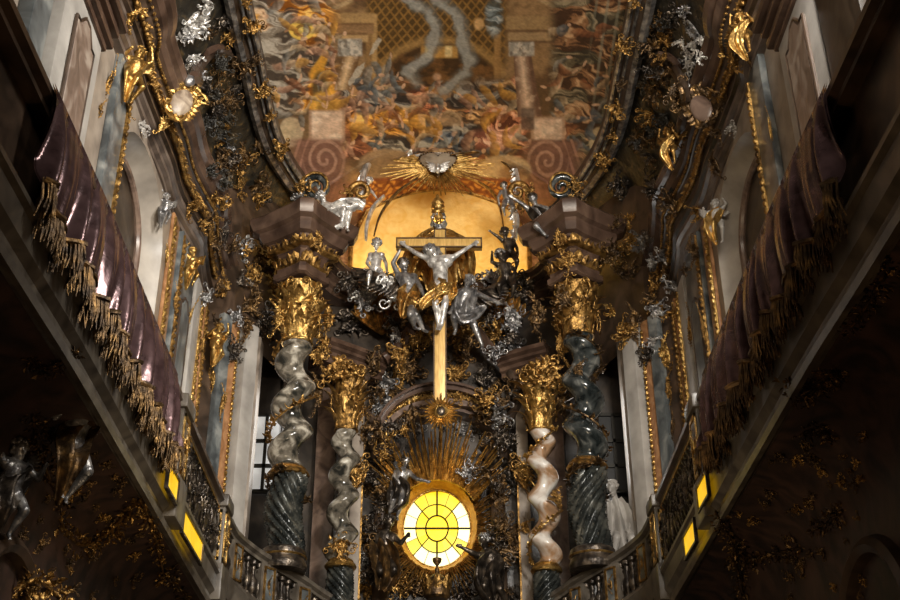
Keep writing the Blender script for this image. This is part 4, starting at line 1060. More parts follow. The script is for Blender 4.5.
def entablature_block(s, c, z0, h, r0, r1, rot, name, label, m='brown', gold='gold_dim'):
    root = thing(name, label, 'entablature', (c.x, c.y, z0)); pl = square_plan(rot); n = len(pl)
    def pr(lst): return [(r0 + (r1-r0)*a, h*z) for a, z in lst]
    MB().add(lathe(pr([(.0,0),(.12,.02),(.12,.10),(.02,.12),(.02,.42),(.12,.45),(.20,.50),(.34,.54),(.34,.58),(.52,.60),(.66,.70),(.66,.76),(.86,.79),(.98,.90),(1.0,.97),(.96,1.0)]), n, (c.x,c.y,z0), pl)).build('mouldings', M[m], root, smooth=20)
    mb = MB(); rng = random.Random(int(c.x*100))
    for bn, lev, rr, sz in (('gilt_band', .50, r0+(r1-r0)*.36, .13), ('gilt_leaf_frieze', .24, r0+(r1-r0)*.06, .20)):
        mb = MB(); mb.add(lathe([(rr*.93, h*(lev-.06)), (rr*1.0, h*(lev-.04)), (rr*1.0, h*(lev+.0))], n, (c.x,c.y,z0), pl))
        for k in range(n):
            a = Vector((*pl[k], 0)); b = Vector((*pl[(k+1)%n], 0)); L = (b-a).length*rr; q = max(1, int(L/(sz*.9)))
            for i in range(q):
                p = a.lerp(b, (i+.5)/q); nn = p.normalized()
                mb.add(leaf(sz*1.3, sz*.42, 1.5, rng, 5, 1.5), frame_at((c.x+p.x*rr, c.y+p.y*rr, z0+h*lev-.05), nn) @ Matrix.Rotation(rng.uniform(-.5,.5),4,'Y'))
        mb.build(bn, M[gold], root)
    return root

for s in (-1, 1):
    sn = side_name(s)
    # the outer, big pair
    bx = (-3.08 if s < 0 else 3.00); c = Vector((bx, 23.0, 0)); 
    Hy = lambda py: P(290, py, 23.0).z
    lab = 'big twisted grey marble column with gilded capital left of the altar' if s < 0 else 'big twisted dark green marble column with gilded capital right of the altar'
    col = thing('twisted_column', lab, 'column', (c.x, c.y, Hy(566)))
    top_cap, bot_cap = Hy(284 if s<0 else 285), Hy(345 if s<0 else 338); ring = Hy(475 if s<0 else 468); foot = Hy(553 if s<0 else 552)
    sm = 'col_grey' if s < 0 else 'col_dark'
    MB().add(twisted_shaft(c, ring, bot_cap, .325, .115, 2.9, ph=.4 if s<0 else 2.6, hand=-s)).build('shaft', M[sm], col, smooth=80)
    MB().add(fluted_drum(c, foot, ring, .37, 13, 7.0*(-s), depth=.26, amp=.06)).build('fluted_drum', M['drum'], col, smooth=50)
    MB().add(lathe([(.30,-.05),(.40,-.04),(.43,0),(.40,.05),(.34,.08),(.36,.11),(.32,.15)], 24, (c.x,c.y,ring))).build('collar', M['gold_dim'], col)
    MB().add(vine_vf(c, ring-.55, ring, .40, .8, 11, .3*s, 26)).build('gilt_foliage', M['gold_dark'], col)
    MB().add(lathe([(.46,-.40),(.48,-.34),(.48,-.29),(.47,-.26),(.44,-.18),(.47,-.10),(.44,0),(.36,.05)], 28, (c.x,c.y,foot+.02))).build('base', M['bronze'], col)
    MB().add(lathe([(.45,-.03),(.475,.0),(.45,.04)], 28, (c.x,c.y,foot-.1))).build('gilt_ring', M['gold'], col)
    MB().add(corinthian(c, bot_cap, top_cap-bot_cap, .31, 20+s)).build('capital', M['gold'] if s<0 else M['gold_dim'], col, smooth=60)
    MB().add(vine_vf(c, ring+.2, bot_cap, .44, 1.5, 5+s, 1.0, 34, -s)).build('gilt_vine', M['gold_dim'] if s<0 else M['gold_dark'], col)
    ent = entablature_block(s, c, top_cap-.02, Hy(226)-top_cap, .42, .98, s*.52+.12*s, 'entablature_block', 'heavy brown cornice block on the big twisted column at the %s' % sn, 'brown')
    # the inner, smaller pair
    c = Vector((-2.03 if s < 0 else 2.17, 24.0, 0)); Hy2 = lambda py: P(342, py, 24.0).z
    lab = 'smaller twisted grey marble column with gilded capital left of the glowing window' if s < 0 else 'smaller twisted pale rose column wound with a gilded vine right of the window'
    col = thing('twisted_column', lab, 'column', (c.x, c.y, Hy2(610)))
    top_cap, bot_cap, ring, foot = Hy2(366), Hy2(432), Hy2(567 if s<0 else 571), Hy2(616)
    MB().add(twisted_shaft(c, ring, bot_cap, .235, .095, 3.6, ph=.9 if s<0 else 2.2, hand=-s)).build('shaft', M['col_grey'] if s<0 else M['col_pale'], col, smooth=80)
    MB().add(fluted_drum(c, foot, ring, .275, 11, 6.0*(-s), depth=.26)).build('fluted_drum', M['drum'], col, smooth=50)
    MB().add(lathe([(.24,-.05),(.31,-.04),(.33,0),(.30,.06),(.25,.08),(.27,.11),(.24,.14)], 22, (c.x,c.y,ring))).build('collar', M['gold'], col)
    MB().add(cluster(.6,.5,.1,77,14,3,6), frame_at((c.x, c.y-.26, ring+.35), (0,-1,0))).build('gilt_mask_ornament', M['gold_dim'], col) if s < 0 else MB().add(vine_vf(c, ring+.1, bot_cap, .34, 1.6, 8, 2.0, 40)).build('gilt_vine', M['gold'], col)
    MB().add(corinthian(c, bot_cap, (top_cap-bot_cap), .235, 30+s)).build('capital', M['gold_dim'] if s<0 else M['gold'], col, smooth=60)
    MB().add(lathe([(.42,-.4),(.44,-.2),(.36,-.12),(.38,0),(.3,.06)], 24, (c.x,c.y,foot))).build('base', M['gold_dim'], col)
    # carved foliage hanging round the head of the small column
    # receding piece of cornice above the small column
    pa = [mx(PH(326,340,12.55), s), mx(PH(352,349,12.55), s), mx(PH(384,361,12.55), s)] if s < 0 else [mx(PH(332,345,12.55), s), mx(PH(358,352,12.55), s), mx(PH(380,359,12.55), s)]
    pa = [Vector((p.x, p.y, 12.15+EYE)) for p in pa]
    MB().add(sweep(pa, [(-.7,-.1),(-.05,-.1),(-.05,.02),(.03,.05),(.03,.14),(.12,.18),(.12,.25),(.22,.30),(.22,.40),(-.7,.42)], side=-s)).build('cornice_piece', M['brown'] if s<0 else M['brown'], label='receding brown cornice piece above the smaller twisted column at the %s' % sn, cat='cornice', smooth=25)
    # concave main cornice from the column back to the altar wall
    if s < 0: ks = ((306,221),(318,229),(330,243),(343,261),(356,269),(380,274),(408,279),(440,281))
    else: ks = ((300,224),(316,233),(330,247),(343,262),(356,270),(380,275),(408,279),(440,281))
    pa = [mx(PH(x, y, 15.0), s) for x, y in ks]; pa = smooth_path([Vector((p.x, p.y, 14.45+EYE)) for p in pa], 4)
    MB().add(sweep(pa, [(-.8,-.15),(-.42,-.15),(-.42,0),(-.34,.04),(-.34,.14),(-.24,.20),(-.24,.26),(-.10,.30),(-.10,.36),(.0,.42),(.0,.52),(-.8,.55)], side=-s)).build('altar_cornice', M['brown'], label='curved brown cornice sweeping from the %s column block behind the crucifix' % sn, cat='cornice', smooth=25)
    # pilasters of the altar wall
    for a, b, t, m, lb, w in ((312,333,25.3,'rose','rose brown marble pilaster behind the smaller twisted column at the %s' % sn, .1), (349,361,25.0,'beige','grey brown pilaster with a gilt edge between small column and window at the %s' % sn, .1)):
        A = P(a, 520, t); B = P(b, 520, t); rt = thing('pilaster', lb, 'pilaster', mx(Vector(((A.x+B.x)/2, t, 5+EYE)), s))
        MB().add(([mx(p, s) for p in box(A.x, B.x, t, t+.3, 4+EYE, 11.9+EYE, .02)[0]], box(0,1,0,1,0,1,.02)[1])).build('shaft', M[m], rt)
        MB().add(([mx(p, s) for p in box(B.x-.015, B.x+.02, t-.02, t+.03, 4+EYE, (9.4 if m=='beige' else 11)+EYE)[0]], box(0,1,0,1,0,1)[1])).build('gilt_edge', M['gold_dim'] if m=='beige' else M['bronze'], rt)
        if m == 'beige': MB().add(([mx(p, s) for p in [ (Matrix.Translation(((A.x+B.x)/2, t, 9.6+EYE)) @ frame_at((0,0,0),(0,-1,0))) @ Vector(q) for q in cluster(.55,1.0,.22,61,16,4,5)[0]]], cluster(.55,1.0,.22,61,16,4,5)[1])).build('capital', M['gold_dim'], rt)

# ======================= altar wall and the oval window =======================
WC = P(437, 525, 25.5); RX, RZ = .735, .87
def altar_wall():
    v, f = [], []; n = 96; y = 25.75
    for k in range(n):
        a = 2*PI*k/n; ca, sa = math.cos(a), math.sin(a)
        v.append((WC.x + RX*ca, y, WC.z + RZ*sa))
        kx = 3.45/abs(ca) if abs(ca) > 1e-6 else 1e9; top = (14.9+EYE - WC.z); kz = (top if sa > 0 else 7.0)/abs(sa) if abs(sa) > 1e-6 else 1e9
        q = min(kx, kz); v.append((WC.x + q*ca, y, WC.z + q*sa))
    for k in range(n): f.append((2*k, 2*((k+1)%n), 2*((k+1)%n)+1, 2*k+1))
    MB().add((v, f)).build('wall_altar', M['dark'], kind='structure', smooth=0, recalc=False)
altar_wall()
def oval(rx, rz, y, n=72): return [Vector((WC.x + rx*math.cos(2*PI*k/n), y, WC.z + rz*math.sin(2*PI*k/n))) for k in range(n+1)]
win = thing('window_1', None, None, (WC.x, 25.7, WC.z), kind='structure')
def sector(r0, r1, a0, a1, y, n=6):
    v, f = [], []
    for i in range(n+1):
        a = a0 + (a1-a0)*i/n
        for r in (r0, r1): v.append((WC.x + RX*r*math.cos(a), y, WC.z + RZ*r*math.sin(a)))
    for i in range(n): f.append((2*i, 2*i+2, 2*i+3, 2*i+1))
    return v, f
mp, my, md = MB(), MB(), MB()
for k in range(16):
    a0, a1 = 2*PI*k/16, 2*PI*(k+1)/16
    (mp if k in (0,7,8,15,11,12,13,10,6,1) else my).add(sector(.64, 1.03, a0, a1, 25.76)); (my if k % 3 else md).add(sector(.34, .64, a0, a1, 25.76)); md.add(sector(.0, .34, a0, a1, 25.76))
my.build('glass', M['yellow'], win, smooth=0, recalc=False); mp.build('pale_glass', M['yellow_pale'], win, smooth=0, recalc=False); md.build('deep_glass', M['yellow_deep'], win, smooth=0, recalc=False)
mb = MB()
for k in (.34, .64): mb.add(tube(oval(RX*k, RZ*k, 25.73), .017 if k < .5 else .012, 6))
for a, w in ((0,.022),(PI/2,.022),(PI/4,.012),(3*PI/4,.012)):
    for q in (0, PI):
        ca, sa = math.cos(a+q), math.sin(a+q); mb.add(tube([(WC.x + RX*.34*ca, 25.73, WC.z + RZ*.34*sa), (WC.x + RX*ca, 25.73, WC.z + RZ*sa)], w, 6))
mb.add(tube([(WC.x - RX*.34, 25.73, WC.z), (WC.x + RX*.34, 25.73, WC.z)], .022, 6))
for k in range(16):
    if k % 2:
        a = 2*PI*k/16; mb.add(tube([(WC.x + RX*.64*math.cos(a), 25.73, WC.z + RZ*.64*math.sin(a)), (WC.x + RX*math.cos(a), 25.73, WC.z + RZ*math.sin(a))], .007, 5))
mb.build('glazing_bars', M['iron'], win)
M['reveal'] = mat('bright_leaf_gilding', (.62,.30,.05), (.80,.46,.10), 9, .5, .5, .5, 20)
mb = MB().add(tube(oval(RX*1.02, RZ*1.02, 25.72), .02, 8)); mb.build('frame', M['gold'], win)
v, f = [], []; n_ = 96
for k in range(n_):
    a = 2*PI*k/n_; g = 1 + .012*math.sin(k*PI/1.5)
    for (e, y) in ((1.0, 25.755), (1.07, 25.66), (1.10, 25.60), (1.19*g, 25.44), (1.22*g, 25.48), (1.24*g, 25.72)): v.append((WC.x + RX*e*math.cos(a), y, WC.z + RZ*e*math.sin(a)))
for k in range(n_):
    for j in range(5): f.append((6*k+j, 6*((k+1)%n_)+j, 6*((k+1)%n_)+j+1, 6*k+j+1))
MB().add((v, f)).build('gilt_reveal', M['reveal'], win, smooth=60, recalc=False)
# glory: rays round the window, long fan above, and a rim of flames
gl = thing('window_glory', 'gilded halo of rays surrounding the glowing oval window', 'glory', (WC.x, 25.6, WC.z))
rng = random.Random(4); mb = MB()
for k in range(150):
    a = 2*PI*k/150; r0 = 1.24; e = math.hypot(RX*math.cos(a), RZ*math.sin(a)); L = rng.uniform(.16,.24) if k % 3 else rng.uniform(.27,.38)
    mb.add(spike(WC + Vector((0,.12,0)), a, e*r0, e*r0+L, .055, .03, .30))
mb.build('flame_rim', M['gold'], gl)
mb = MB()
for k in range(120):
    a = 2*PI*k/120 + rng.uniform(-.01,.01); e = math.hypot(RX*math.cos(a), RZ*math.sin(a)); L = rng.uniform(.45,.95)
    if .5 < a < PI-.5: continue
    mb.add(spike(WC + Vector((0,-.03,0)), a, e*1.2, e*1.2+L*.8, .04, .02, .35))
mb.build('outer_rays', M['gold_dim'], gl)
mb = MB()
for k in range(46):
    a = PI/2 + (k-22.5)/22.5*1.02 + rng.uniform(-.012,.012); L = rng.uniform(1.75, 2.55) - .55*abs(k-22.5)/22.5
    mb.add(spike(WC + Vector((0,-.30 - .04*(k%2),0)), a, .92, L, .085, .05, .45))
mb.build('ray_fan', M['gold'], gl)

# segmental pediment over the window
def arcband(c, rx, rz, a0, a1, y0, y1, thick, n=30):
    v, f = [], []
    for i in range(n+1):
        a = a0 + (a1-a0)*i/n
        for (k, y) in ((0,y0),(thick,y0),(thick,y1),(0,y1)): v.append((c.x + (rx+k)*math.cos(a), y, c.z + (rz+k)*math.sin(a)))
    for i in range(n):
        for j in range(4): f.append((4*i+j, 4*i+(j+1)%4, 4*i+4+(j+1)%4, 4*i+4+j))
    f += [(3,2,1,0), (4*n,4*n+1,4*n+2,4*n+3)]
    return v, f
pc = P(443, 440, 25.0); 
ped = thing('pediment', 'segmental red marble pediment with gilded frieze above the window rays', 'pediment', pc)
a0, a1 = .28, PI-.28; top = P(443, 392, 25.0).z - pc.z
MB().add(arcband(pc, 1.28, top-.30, a0, a1, 24.95, 25.7, .13)).add(arcband(pc, 1.20, top-.40, a0, a1, 25.1, 25.7, .08)).build('lower_moulding', M['rose'], ped, smooth=25)
MB().add(arcband(pc, 1.40, top-.02, a0, a1, 24.8, 25.7, .10)).add(arcband(pc, 1.48, top+.08, a0, a1, 24.7, 25.7, .06)).build('upper_moulding', M['brown'], ped, smooth=25)
mb = MB(); rng = random.Random(12); mb.add(arcband(pc, 1.40, top-.17, a0, a1, 25.05, 25.7, .16))
for i in range(34):
    a = a0 + (a1-a0)*(i+.5)/34; q = (pc.x + 1.48*math.cos(a), 25.0, pc.z + (top-.09)*math.sin(a))
    mb.add(cluster(.2,.2,.08,i,5,2,1), frame_at(q, (0,-1,0)))
mb.build('gilt_frieze', M['gold'], ped)
# star medallion at the foot of the crucifix
mc = P(441, 412, 23.5)
sm_ = thing('star_medallion', 'small gilded sunburst medallion with dark centre below the crucifix', 'medallion', mc)
mb = MB()
for k in range(28): mb.add(spike(mc, 2*PI*k/28, 0.09, .44 if k % 2 else .35, .085, .05))
mb.build('rays', M['gold'], sm_); MB().add(ellipsoid(mc + Vector((0,-.03,0)), .10, .06, .12, 16, 10)).build('centre', M['bronze'], sm_)
mb = MB().add(tube([mc + Vector((.115*math.cos(2*PI*k/24), -.05, .135*math.sin(2*PI*k/24))) for k in range(25)], .03, 6)); mb.build('rim', M['gold'], sm_)
# heart cartouche with rays, hanging before the vault
hc = P(438, 163, 25.2)
hb = thing('heart_glory', 'heart-shaped grey cartouche with a dove and long gilded rays under the vault', 'glory', hc)
mb = MB(); pts = []
for k in range(48):
    a = 2*PI*k/48; x = .40*math.sin(a)**3*1.15; z = (.36*math.cos(a) - .14*math.cos(2*a) - .055*math.cos(3*a) - .02*math.cos(4*a)); pts.append((x, z))
v = [(hc.x+x*1.03, hc.y, hc.z+z*.95) for x, z in pts] + [(hc.x+x*.75, hc.y-.12, hc.z+z*.72) for x, z in pts] + [(hc.x, hc.y-.15, hc.z)]
n = 48; MB().add((v, [(k,(k+1)%n,n+(k+1)%n,n+k) for k in range(n)] + [(n+k, n+(k+1)%n, 2*n) for k in range(n)] + [tuple(range(n-1,-1,-1))])).build('heart', M['heart'], hb)
rng = random.Random(2); mb, mb2 = MB(), MB()
for k in range(64):
    a = 2*PI*k/64 + rng.uniform(-.02,.02); up = math.sin(a)
    L = (1.35 if abs(math.cos(a)) > .5 else .95)*rng.uniform(.55,1.05)
    if up > .75: L = rng.uniform(.60,.78)
    if up < -.55: L = rng.uniform(.62,.95)
    (mb2 if .55 < a < PI-.45 else mb).add(spike(hc + Vector((0,.06,0)), a, .25, L*1.12, .085, .03))
for a, L in ((-.80,1.35),(-2.30,1.15),(-1.0,1.2),(.10,1.25),(PI-.22,1.75),(PI-.12,1.5),(-.05,1.45)): mb.add(spike(hc + Vector((0,.03,0)), a, .3, L, .075, .04))
mb.build('gilt_rays', M['gold'], hb); mb2.build('silver_rays', M['silver'], hb)
mb = MB(); dz = hc + Vector((0,-.2,-.30)); 
mb.add(ellipsoid(dz, .07, .09, .13, 10, 8)).add(ellipsoid(dz + Vector((0,-.05,-.15)), .05, nu=8, nv=6)).add(capsule(dz+Vector((0,-.09,-.17)), dz+Vector((0,-.15,-.19)), .015, .006, 6))
for q in (-1, 1):
    for i in range(5):
        mb.add(leaf(.34-.045*i, .04, .3, rng, 5, .2), Matrix.Translation(dz + Vector((q*.04, 0, .03-.03*i))) @ Matrix.Rotation(q*(.95+.16*i), 4, 'Y'))
mb.build('dove', M['silver'], hb)
mb = MB()
for k in range(48):
    a = 2*PI*k/48; x, z = pts[k]; mb.add(ellipsoid((hc.x+x*1.05, hc.y-.03, hc.z+z*.97), .03, nu=6, nv=4))
mb.build('heart_rim', M['gold_dark'], hb)
# canopy ribs: curved bands joining the figures to the glory
for lab, px, m, w in (('feathery pale canopy rib arching from the left corner angel to the heart glory', ((361,205),(362,185),(367,166),(377,154),(392,148),(412,152)), 'silver', .16),
    ('thin gilded canopy rib rising behind the left putto towards the heart glory', ((374,236),(379,218),(388,203),(400,190),(418,178)), 'gold_dark', .06),
    ('slender silver canopy rib standing beside the left putto', ((366,240),(367,225),(373,208),(384,196)), 'silver', .10),
    ('dark canopy rib arching from the heart glory over to the right', ((450,155),(472,152),(490,154),(503,162),(513,172)), 'gold_dark', .05),
    ('thin gilded canopy rib curving down to the right dark putto', ((462,176),(478,182),(492,192),(500,208),(504,232)), 'gold_dim', .06),
    ('white feathery canopy rib beside the right corner angel', ((515,240),(517,222),(514,205),(519,190),(516,170)), 'silver', .14)):
    pth = smooth_path([P(x, y, 25.0 + .02*i) for i, (x, y) in enumerate(px)], 6); mb = MB()
    mb.add(tube(pth, [w*(.5+.6*math.sin(PI*(i+2)/(len(pth)+3))) for i in range(len(pth))], 8, .5))
    if 'feathery' in lab:
        rng = random.Random(len(lab))
        for p in pth[::1]:
            for q in range(2):
                mb.add(leaf(rng.uniform(.12,.24), .05, .9, rng, 4, .5), Matrix.Translation(p) @ Matrix.Rotation(rng.uniform(-2.4, .3), 4, 'Y'))
    mb.build('canopy_rib', M[m], label=lab, cat='canopy rib')
# reredos niches: two gilded shells
for s in (-1, 1):
    q = P(381 if s < 0 else 499, 334, 25.3)
    MB().add(shell(1.35, 1.0, .55), frame_at(q, (0,-1,0))).build('scallop_shell', M['gold_dim'], label='gilded scallop shell niche under the %s end of the altar cornice' % side_name(s), cat='shell')
    # inner scrolled consoles curling over the pediment
    pts = [P(x, y, 25.0) for x, y in (((384,360),(396,351),(404,340),(410,332)) if s < 0 else ((502,360),(490,350),(482,340),(477,332)))]
    mb = MB().add(tube(smooth_path(pts, 6), .20, 10, .8)); mb.build('console_scroll', M['brown'], label='dark brown scrolled console piece above the %s side of the pediment' % side_name(s), cat='console')
    pts = [P(x, y, 25.1) for x, y in (((368,372),(360,390),(361,408),(372,420),(380,424)) if s < 0 else ((510,372),(518,390),(517,408),(507,420),(500,424)))]
    MB().add(tube(smooth_path(pts, 6), .15, 10, .8)).build('bracket', M['dark_brown'], label='dark curved bracket flanking the %s side of the pediment' % side_name(s), cat='bracket')
    # small fluted side columns either side of the window
    cc = P(383 if s < 0 else 497, 470, 25.35); r_ = thing('side_column', 'slender dark column in shadow between window and pilaster at the %s' % side_name(s), 'column', (cc.x, cc.y, 6+EYE))
    MB().add(lathe([(.22,0),(.24,.2),(.17,.3),(.17,3.4),(.15,3.6)], 18, (cc.x, cc.y, 6+EYE))).build('shaft', M['dark_brown'], r_)
    MB().add(corinthian((cc.x, cc.y), 9.6+EYE, .5, .15, 50+s)).build('capital', M['bronze'], r_)
    MB().add(lathe([(.26,0),(.30,.1),(.30,.2),(.38,.28),(.38,.36)], 18, (cc.x, cc.y, 10.1+EYE))).build('abacus', M['dark_brown'], r_)
# ======================= carved ornaments, each with its own place =======================
def orn(px, py, w, h, m, label, t=None, X=None, n=None, kind='cluster', d=None, roll=0, seed=None, leaves=None, scrolls=4, name='carved_ornament', cat='ornament', group=None, lw=1.0):
    p = P(px, py, t) if t else PX(px, py, X); hp = hit(px, py, .04)
    if hp and (not t or 0 < hp[0].y - p.y < 1.3):
        p = hp[0]
        if not n and not t: n = (hp[1]*.7 - ray(px, py).normalized()*.6)
    k = mpp(px, py, p.y); ww, hh = w*k, h*k*1.08
    n = n or ((0,-1,-.25) if t else ((-1 if X > 0 else 1)*.75, -1, -.1)); d = d or min(ww, hh)*.38
    sd = seed or int(px*7 + py*13); lv = leaves or int(12 + 26*min(1.0, max(ww, hh)/1.2))
    vf = cluster(ww, hh, d, sd, lv, scrolls, 6, lw=lw)
    return MB().add(vf, frame_at(p, n, roll)).build(name, M[m], label=label, cat=cat, group=group, smooth=70)

# left wall, from the front towards the altar
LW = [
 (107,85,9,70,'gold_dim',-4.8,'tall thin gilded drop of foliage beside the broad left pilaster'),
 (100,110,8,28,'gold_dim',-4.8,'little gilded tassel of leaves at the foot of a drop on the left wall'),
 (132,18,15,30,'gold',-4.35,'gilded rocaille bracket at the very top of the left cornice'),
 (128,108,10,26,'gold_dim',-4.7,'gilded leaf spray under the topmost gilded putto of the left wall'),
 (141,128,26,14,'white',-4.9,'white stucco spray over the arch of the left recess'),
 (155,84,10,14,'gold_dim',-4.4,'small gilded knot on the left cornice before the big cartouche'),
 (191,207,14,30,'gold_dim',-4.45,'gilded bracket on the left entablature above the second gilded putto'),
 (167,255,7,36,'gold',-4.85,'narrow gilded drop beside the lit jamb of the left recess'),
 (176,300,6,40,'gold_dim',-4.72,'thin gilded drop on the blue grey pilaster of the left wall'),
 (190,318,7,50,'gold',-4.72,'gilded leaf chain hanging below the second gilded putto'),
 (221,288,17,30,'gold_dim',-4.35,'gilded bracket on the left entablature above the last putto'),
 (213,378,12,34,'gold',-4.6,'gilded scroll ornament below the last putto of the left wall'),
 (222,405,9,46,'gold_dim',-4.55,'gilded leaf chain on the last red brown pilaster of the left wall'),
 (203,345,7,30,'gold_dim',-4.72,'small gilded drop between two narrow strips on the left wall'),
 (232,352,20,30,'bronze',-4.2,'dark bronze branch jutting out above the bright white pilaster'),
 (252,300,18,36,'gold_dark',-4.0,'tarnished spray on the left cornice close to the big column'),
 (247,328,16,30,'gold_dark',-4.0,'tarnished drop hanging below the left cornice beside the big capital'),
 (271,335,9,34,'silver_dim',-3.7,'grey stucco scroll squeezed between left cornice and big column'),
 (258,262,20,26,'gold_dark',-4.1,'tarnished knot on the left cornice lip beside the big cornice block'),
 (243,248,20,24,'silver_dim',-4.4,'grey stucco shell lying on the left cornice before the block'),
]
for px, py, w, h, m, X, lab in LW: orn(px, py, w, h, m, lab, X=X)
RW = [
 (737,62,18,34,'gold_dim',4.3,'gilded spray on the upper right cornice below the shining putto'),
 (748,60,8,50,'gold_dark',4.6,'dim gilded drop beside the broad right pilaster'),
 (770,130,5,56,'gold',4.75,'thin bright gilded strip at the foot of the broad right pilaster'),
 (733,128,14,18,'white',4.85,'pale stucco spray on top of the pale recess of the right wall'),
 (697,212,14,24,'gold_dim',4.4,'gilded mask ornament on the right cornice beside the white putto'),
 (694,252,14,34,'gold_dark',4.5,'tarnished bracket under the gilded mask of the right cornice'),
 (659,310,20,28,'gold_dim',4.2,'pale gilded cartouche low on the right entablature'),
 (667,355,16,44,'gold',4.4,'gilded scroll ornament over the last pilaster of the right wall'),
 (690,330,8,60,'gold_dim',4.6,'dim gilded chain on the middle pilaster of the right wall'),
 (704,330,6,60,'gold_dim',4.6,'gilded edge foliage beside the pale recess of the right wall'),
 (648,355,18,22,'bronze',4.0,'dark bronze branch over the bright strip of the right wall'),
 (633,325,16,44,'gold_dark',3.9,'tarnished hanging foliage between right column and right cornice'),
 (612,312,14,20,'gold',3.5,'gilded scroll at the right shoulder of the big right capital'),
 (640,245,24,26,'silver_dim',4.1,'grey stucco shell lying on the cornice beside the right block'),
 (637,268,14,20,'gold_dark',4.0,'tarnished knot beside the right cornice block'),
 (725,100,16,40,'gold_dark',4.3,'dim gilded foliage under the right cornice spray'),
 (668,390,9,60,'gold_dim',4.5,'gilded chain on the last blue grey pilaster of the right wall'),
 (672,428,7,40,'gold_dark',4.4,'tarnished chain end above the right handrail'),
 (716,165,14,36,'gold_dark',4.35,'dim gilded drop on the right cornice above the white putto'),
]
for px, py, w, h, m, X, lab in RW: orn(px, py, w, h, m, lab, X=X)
# cartouches on the cornices
for s, (px, py, X, m, gm, lab) in ((-1, (180,104,-4.2,'cartouche','gold','large tan cartouche in a gilded scroll frame on the left cornice')), (1, (703,110,4.15,'rose','gold_dark','dim rose cartouche with winged scrolls on the right cornice'))):
    p = hit(px, py, .3)[0]; k = mpp(px, py, p.y); fm = frame_at(p, (-s*.8, -1, -.15), .35*s); c = thing('cartouche', lab, 'cartouche', p)
    MB().add(ellipsoid((0,.06,0), 11*k, 4*k, 17*k, 16, 12), fm).build('shield', M[m], c)
    mb = MB()
    for (x, z, r0, fl, ro) in ((-9,17,7,1,.4),(9,18,8,-1,-.3),(-11,-12,6,1,3.4),(11,-10,6,-1,2.8),(0,22,6,1,0)): mb.add(spiral(r0*k, 1.3, 2.2*k, fl), fm @ Matrix.Translation((x*k, 3*k, z*k)) @ Matrix.Rotation(ro, 4, 'Y'))
    for i in range(22):
        a = 2*PI*i/22; mb.add(leaf(10*k, 3.4*k, 1.3, R, 7, 3), fm @ Matrix.Translation((11*k*math.cos(a), 2*k, 17*k*math.sin(a))) @ Matrix.Rotation(PI/2 - a + R.uniform(-.4,.4), 4, 'Y'))
    mb.add(cluster(14*k, 30*k, 5*k, 3, 12, 2, 3), fm @ Matrix.Translation((2*k, 0, -34*k)))
    mb.build('scroll_frame', M[gm], c)
    MB().add(ellipsoid((6*k, 6*k, 26*k), 6*k, 5*k, 8*k), fm).add(cluster(18*k, 12*k, 5*k, 8, 10, 2, 2), fm @ Matrix.Translation((6*k, 4*k, 30*k))).build('crest', M['silver_dim'], c)
# cove reliefs
CV = [
 (191,24,28,60,'silver',18.0,-4.3,'silver stucco relief in the left cove above the cornice'),
 (215,92,30,26,'gold_dark',None,-4.6,'tarnished leaf relief in the middle of the left cove'),
 (218,62,24,20,'gold_dark',None,-4.7,'tarnished scroll relief high in the left cove'),
 (222,135,14,30,'gold_dim',None,-4.4,'gilded vase relief on the left cornice lip'),
 (243,165,18,34,'gold_dim',None,-4.3,'gilded leaf relief at the lower end of the left cove'),
 (228,150,14,16,'silver_dim',None,-4.35,'silver shell relief beside the gilded vase in the left cove'),
 (257,188,30,26,'gold_dark',None,-4.0,'tarnished scrolls where the left cove meets the vault frame'),
 (212,115,18,24,'bronze',None,-4.5,'dark bunch of stucco fruit in the left cove'),
 (694,30,12,50,'silver_dim',None,4.35,'silver stucco relief on the right cove edge'),
 (660,60,26,30,'bronze',None,4.6,'dark leaf relief high in the right cove'),
 (655,92,26,22,'gold_dark',None,4.5,'tarnished scroll relief in the middle of the right cove'),
 (642,140,26,22,'gold_dark',None,4.3,'tarnished leaf relief at the lower end of the right cove'),
 (622,185,26,24,'bronze',None,3.9,'dark scrolls where the right cove meets the vault frame'),
 (680,88,14,14,'silver_dim',None,4.3,'round silver knob relief beside the right cartouche'),
]
for px, py, w, h, m, t, X, lab in CV: orn(px, py, w, h, m, lab, X=X, name='stucco_relief', cat='relief')
# ribs of the cove window arches
for s, px in ((-1, ((194,76),(199,62),(208,52),(219,48),(228,52))), (1, ((690,96),(686,78),(678,64),(668,56),(658,56)))):
    for j, m in enumerate(('brown','dark_brown','gold_dark')):
        pts = [hit(x - s*3*j, y + 4*j, .02)[0] for i, (x, y) in enumerate(px)]
        MB().add(tube(smooth_path(pts, 6), .09-.02*j, 8)).build('cove_rib', M[m], label='%s curved rib of the arch in the %s cove' % (('outer brown','middle dark brown','inner gilded')[j], side_name(s)), cat='rib')
# clasps tied round the vault frame
CL = {-1: ((246,3),(253,26),(257,58),(264,90),(270,116),(282,148)), 1: ((635,4),(623,46),(620,84),(616,110),(613,136),(604,160))}
names = ('topmost','second','third','fourth','fifth','lowest')
for s in (-1, 1):
    for i, (px, py) in enumerate(CL[s]):
        p = PH(px, py, 16.5); k = mpp(px, py, p.y); big = 1.25 if i in (1,3,5) else .85
        MB().add(cluster(17*k*big, 15*k*big, 5*k, 100+i*3+s, 16, 3, 5), frame_at(p, (.25*-s, -.8, -1))).build('frame_clasp', M['gold_dim'] if i != 2 else M['gold_dark'], label='%s gilded leaf clasp on the %s side of the vault frame' % (names[i], side_name(s)), cat='clasp')
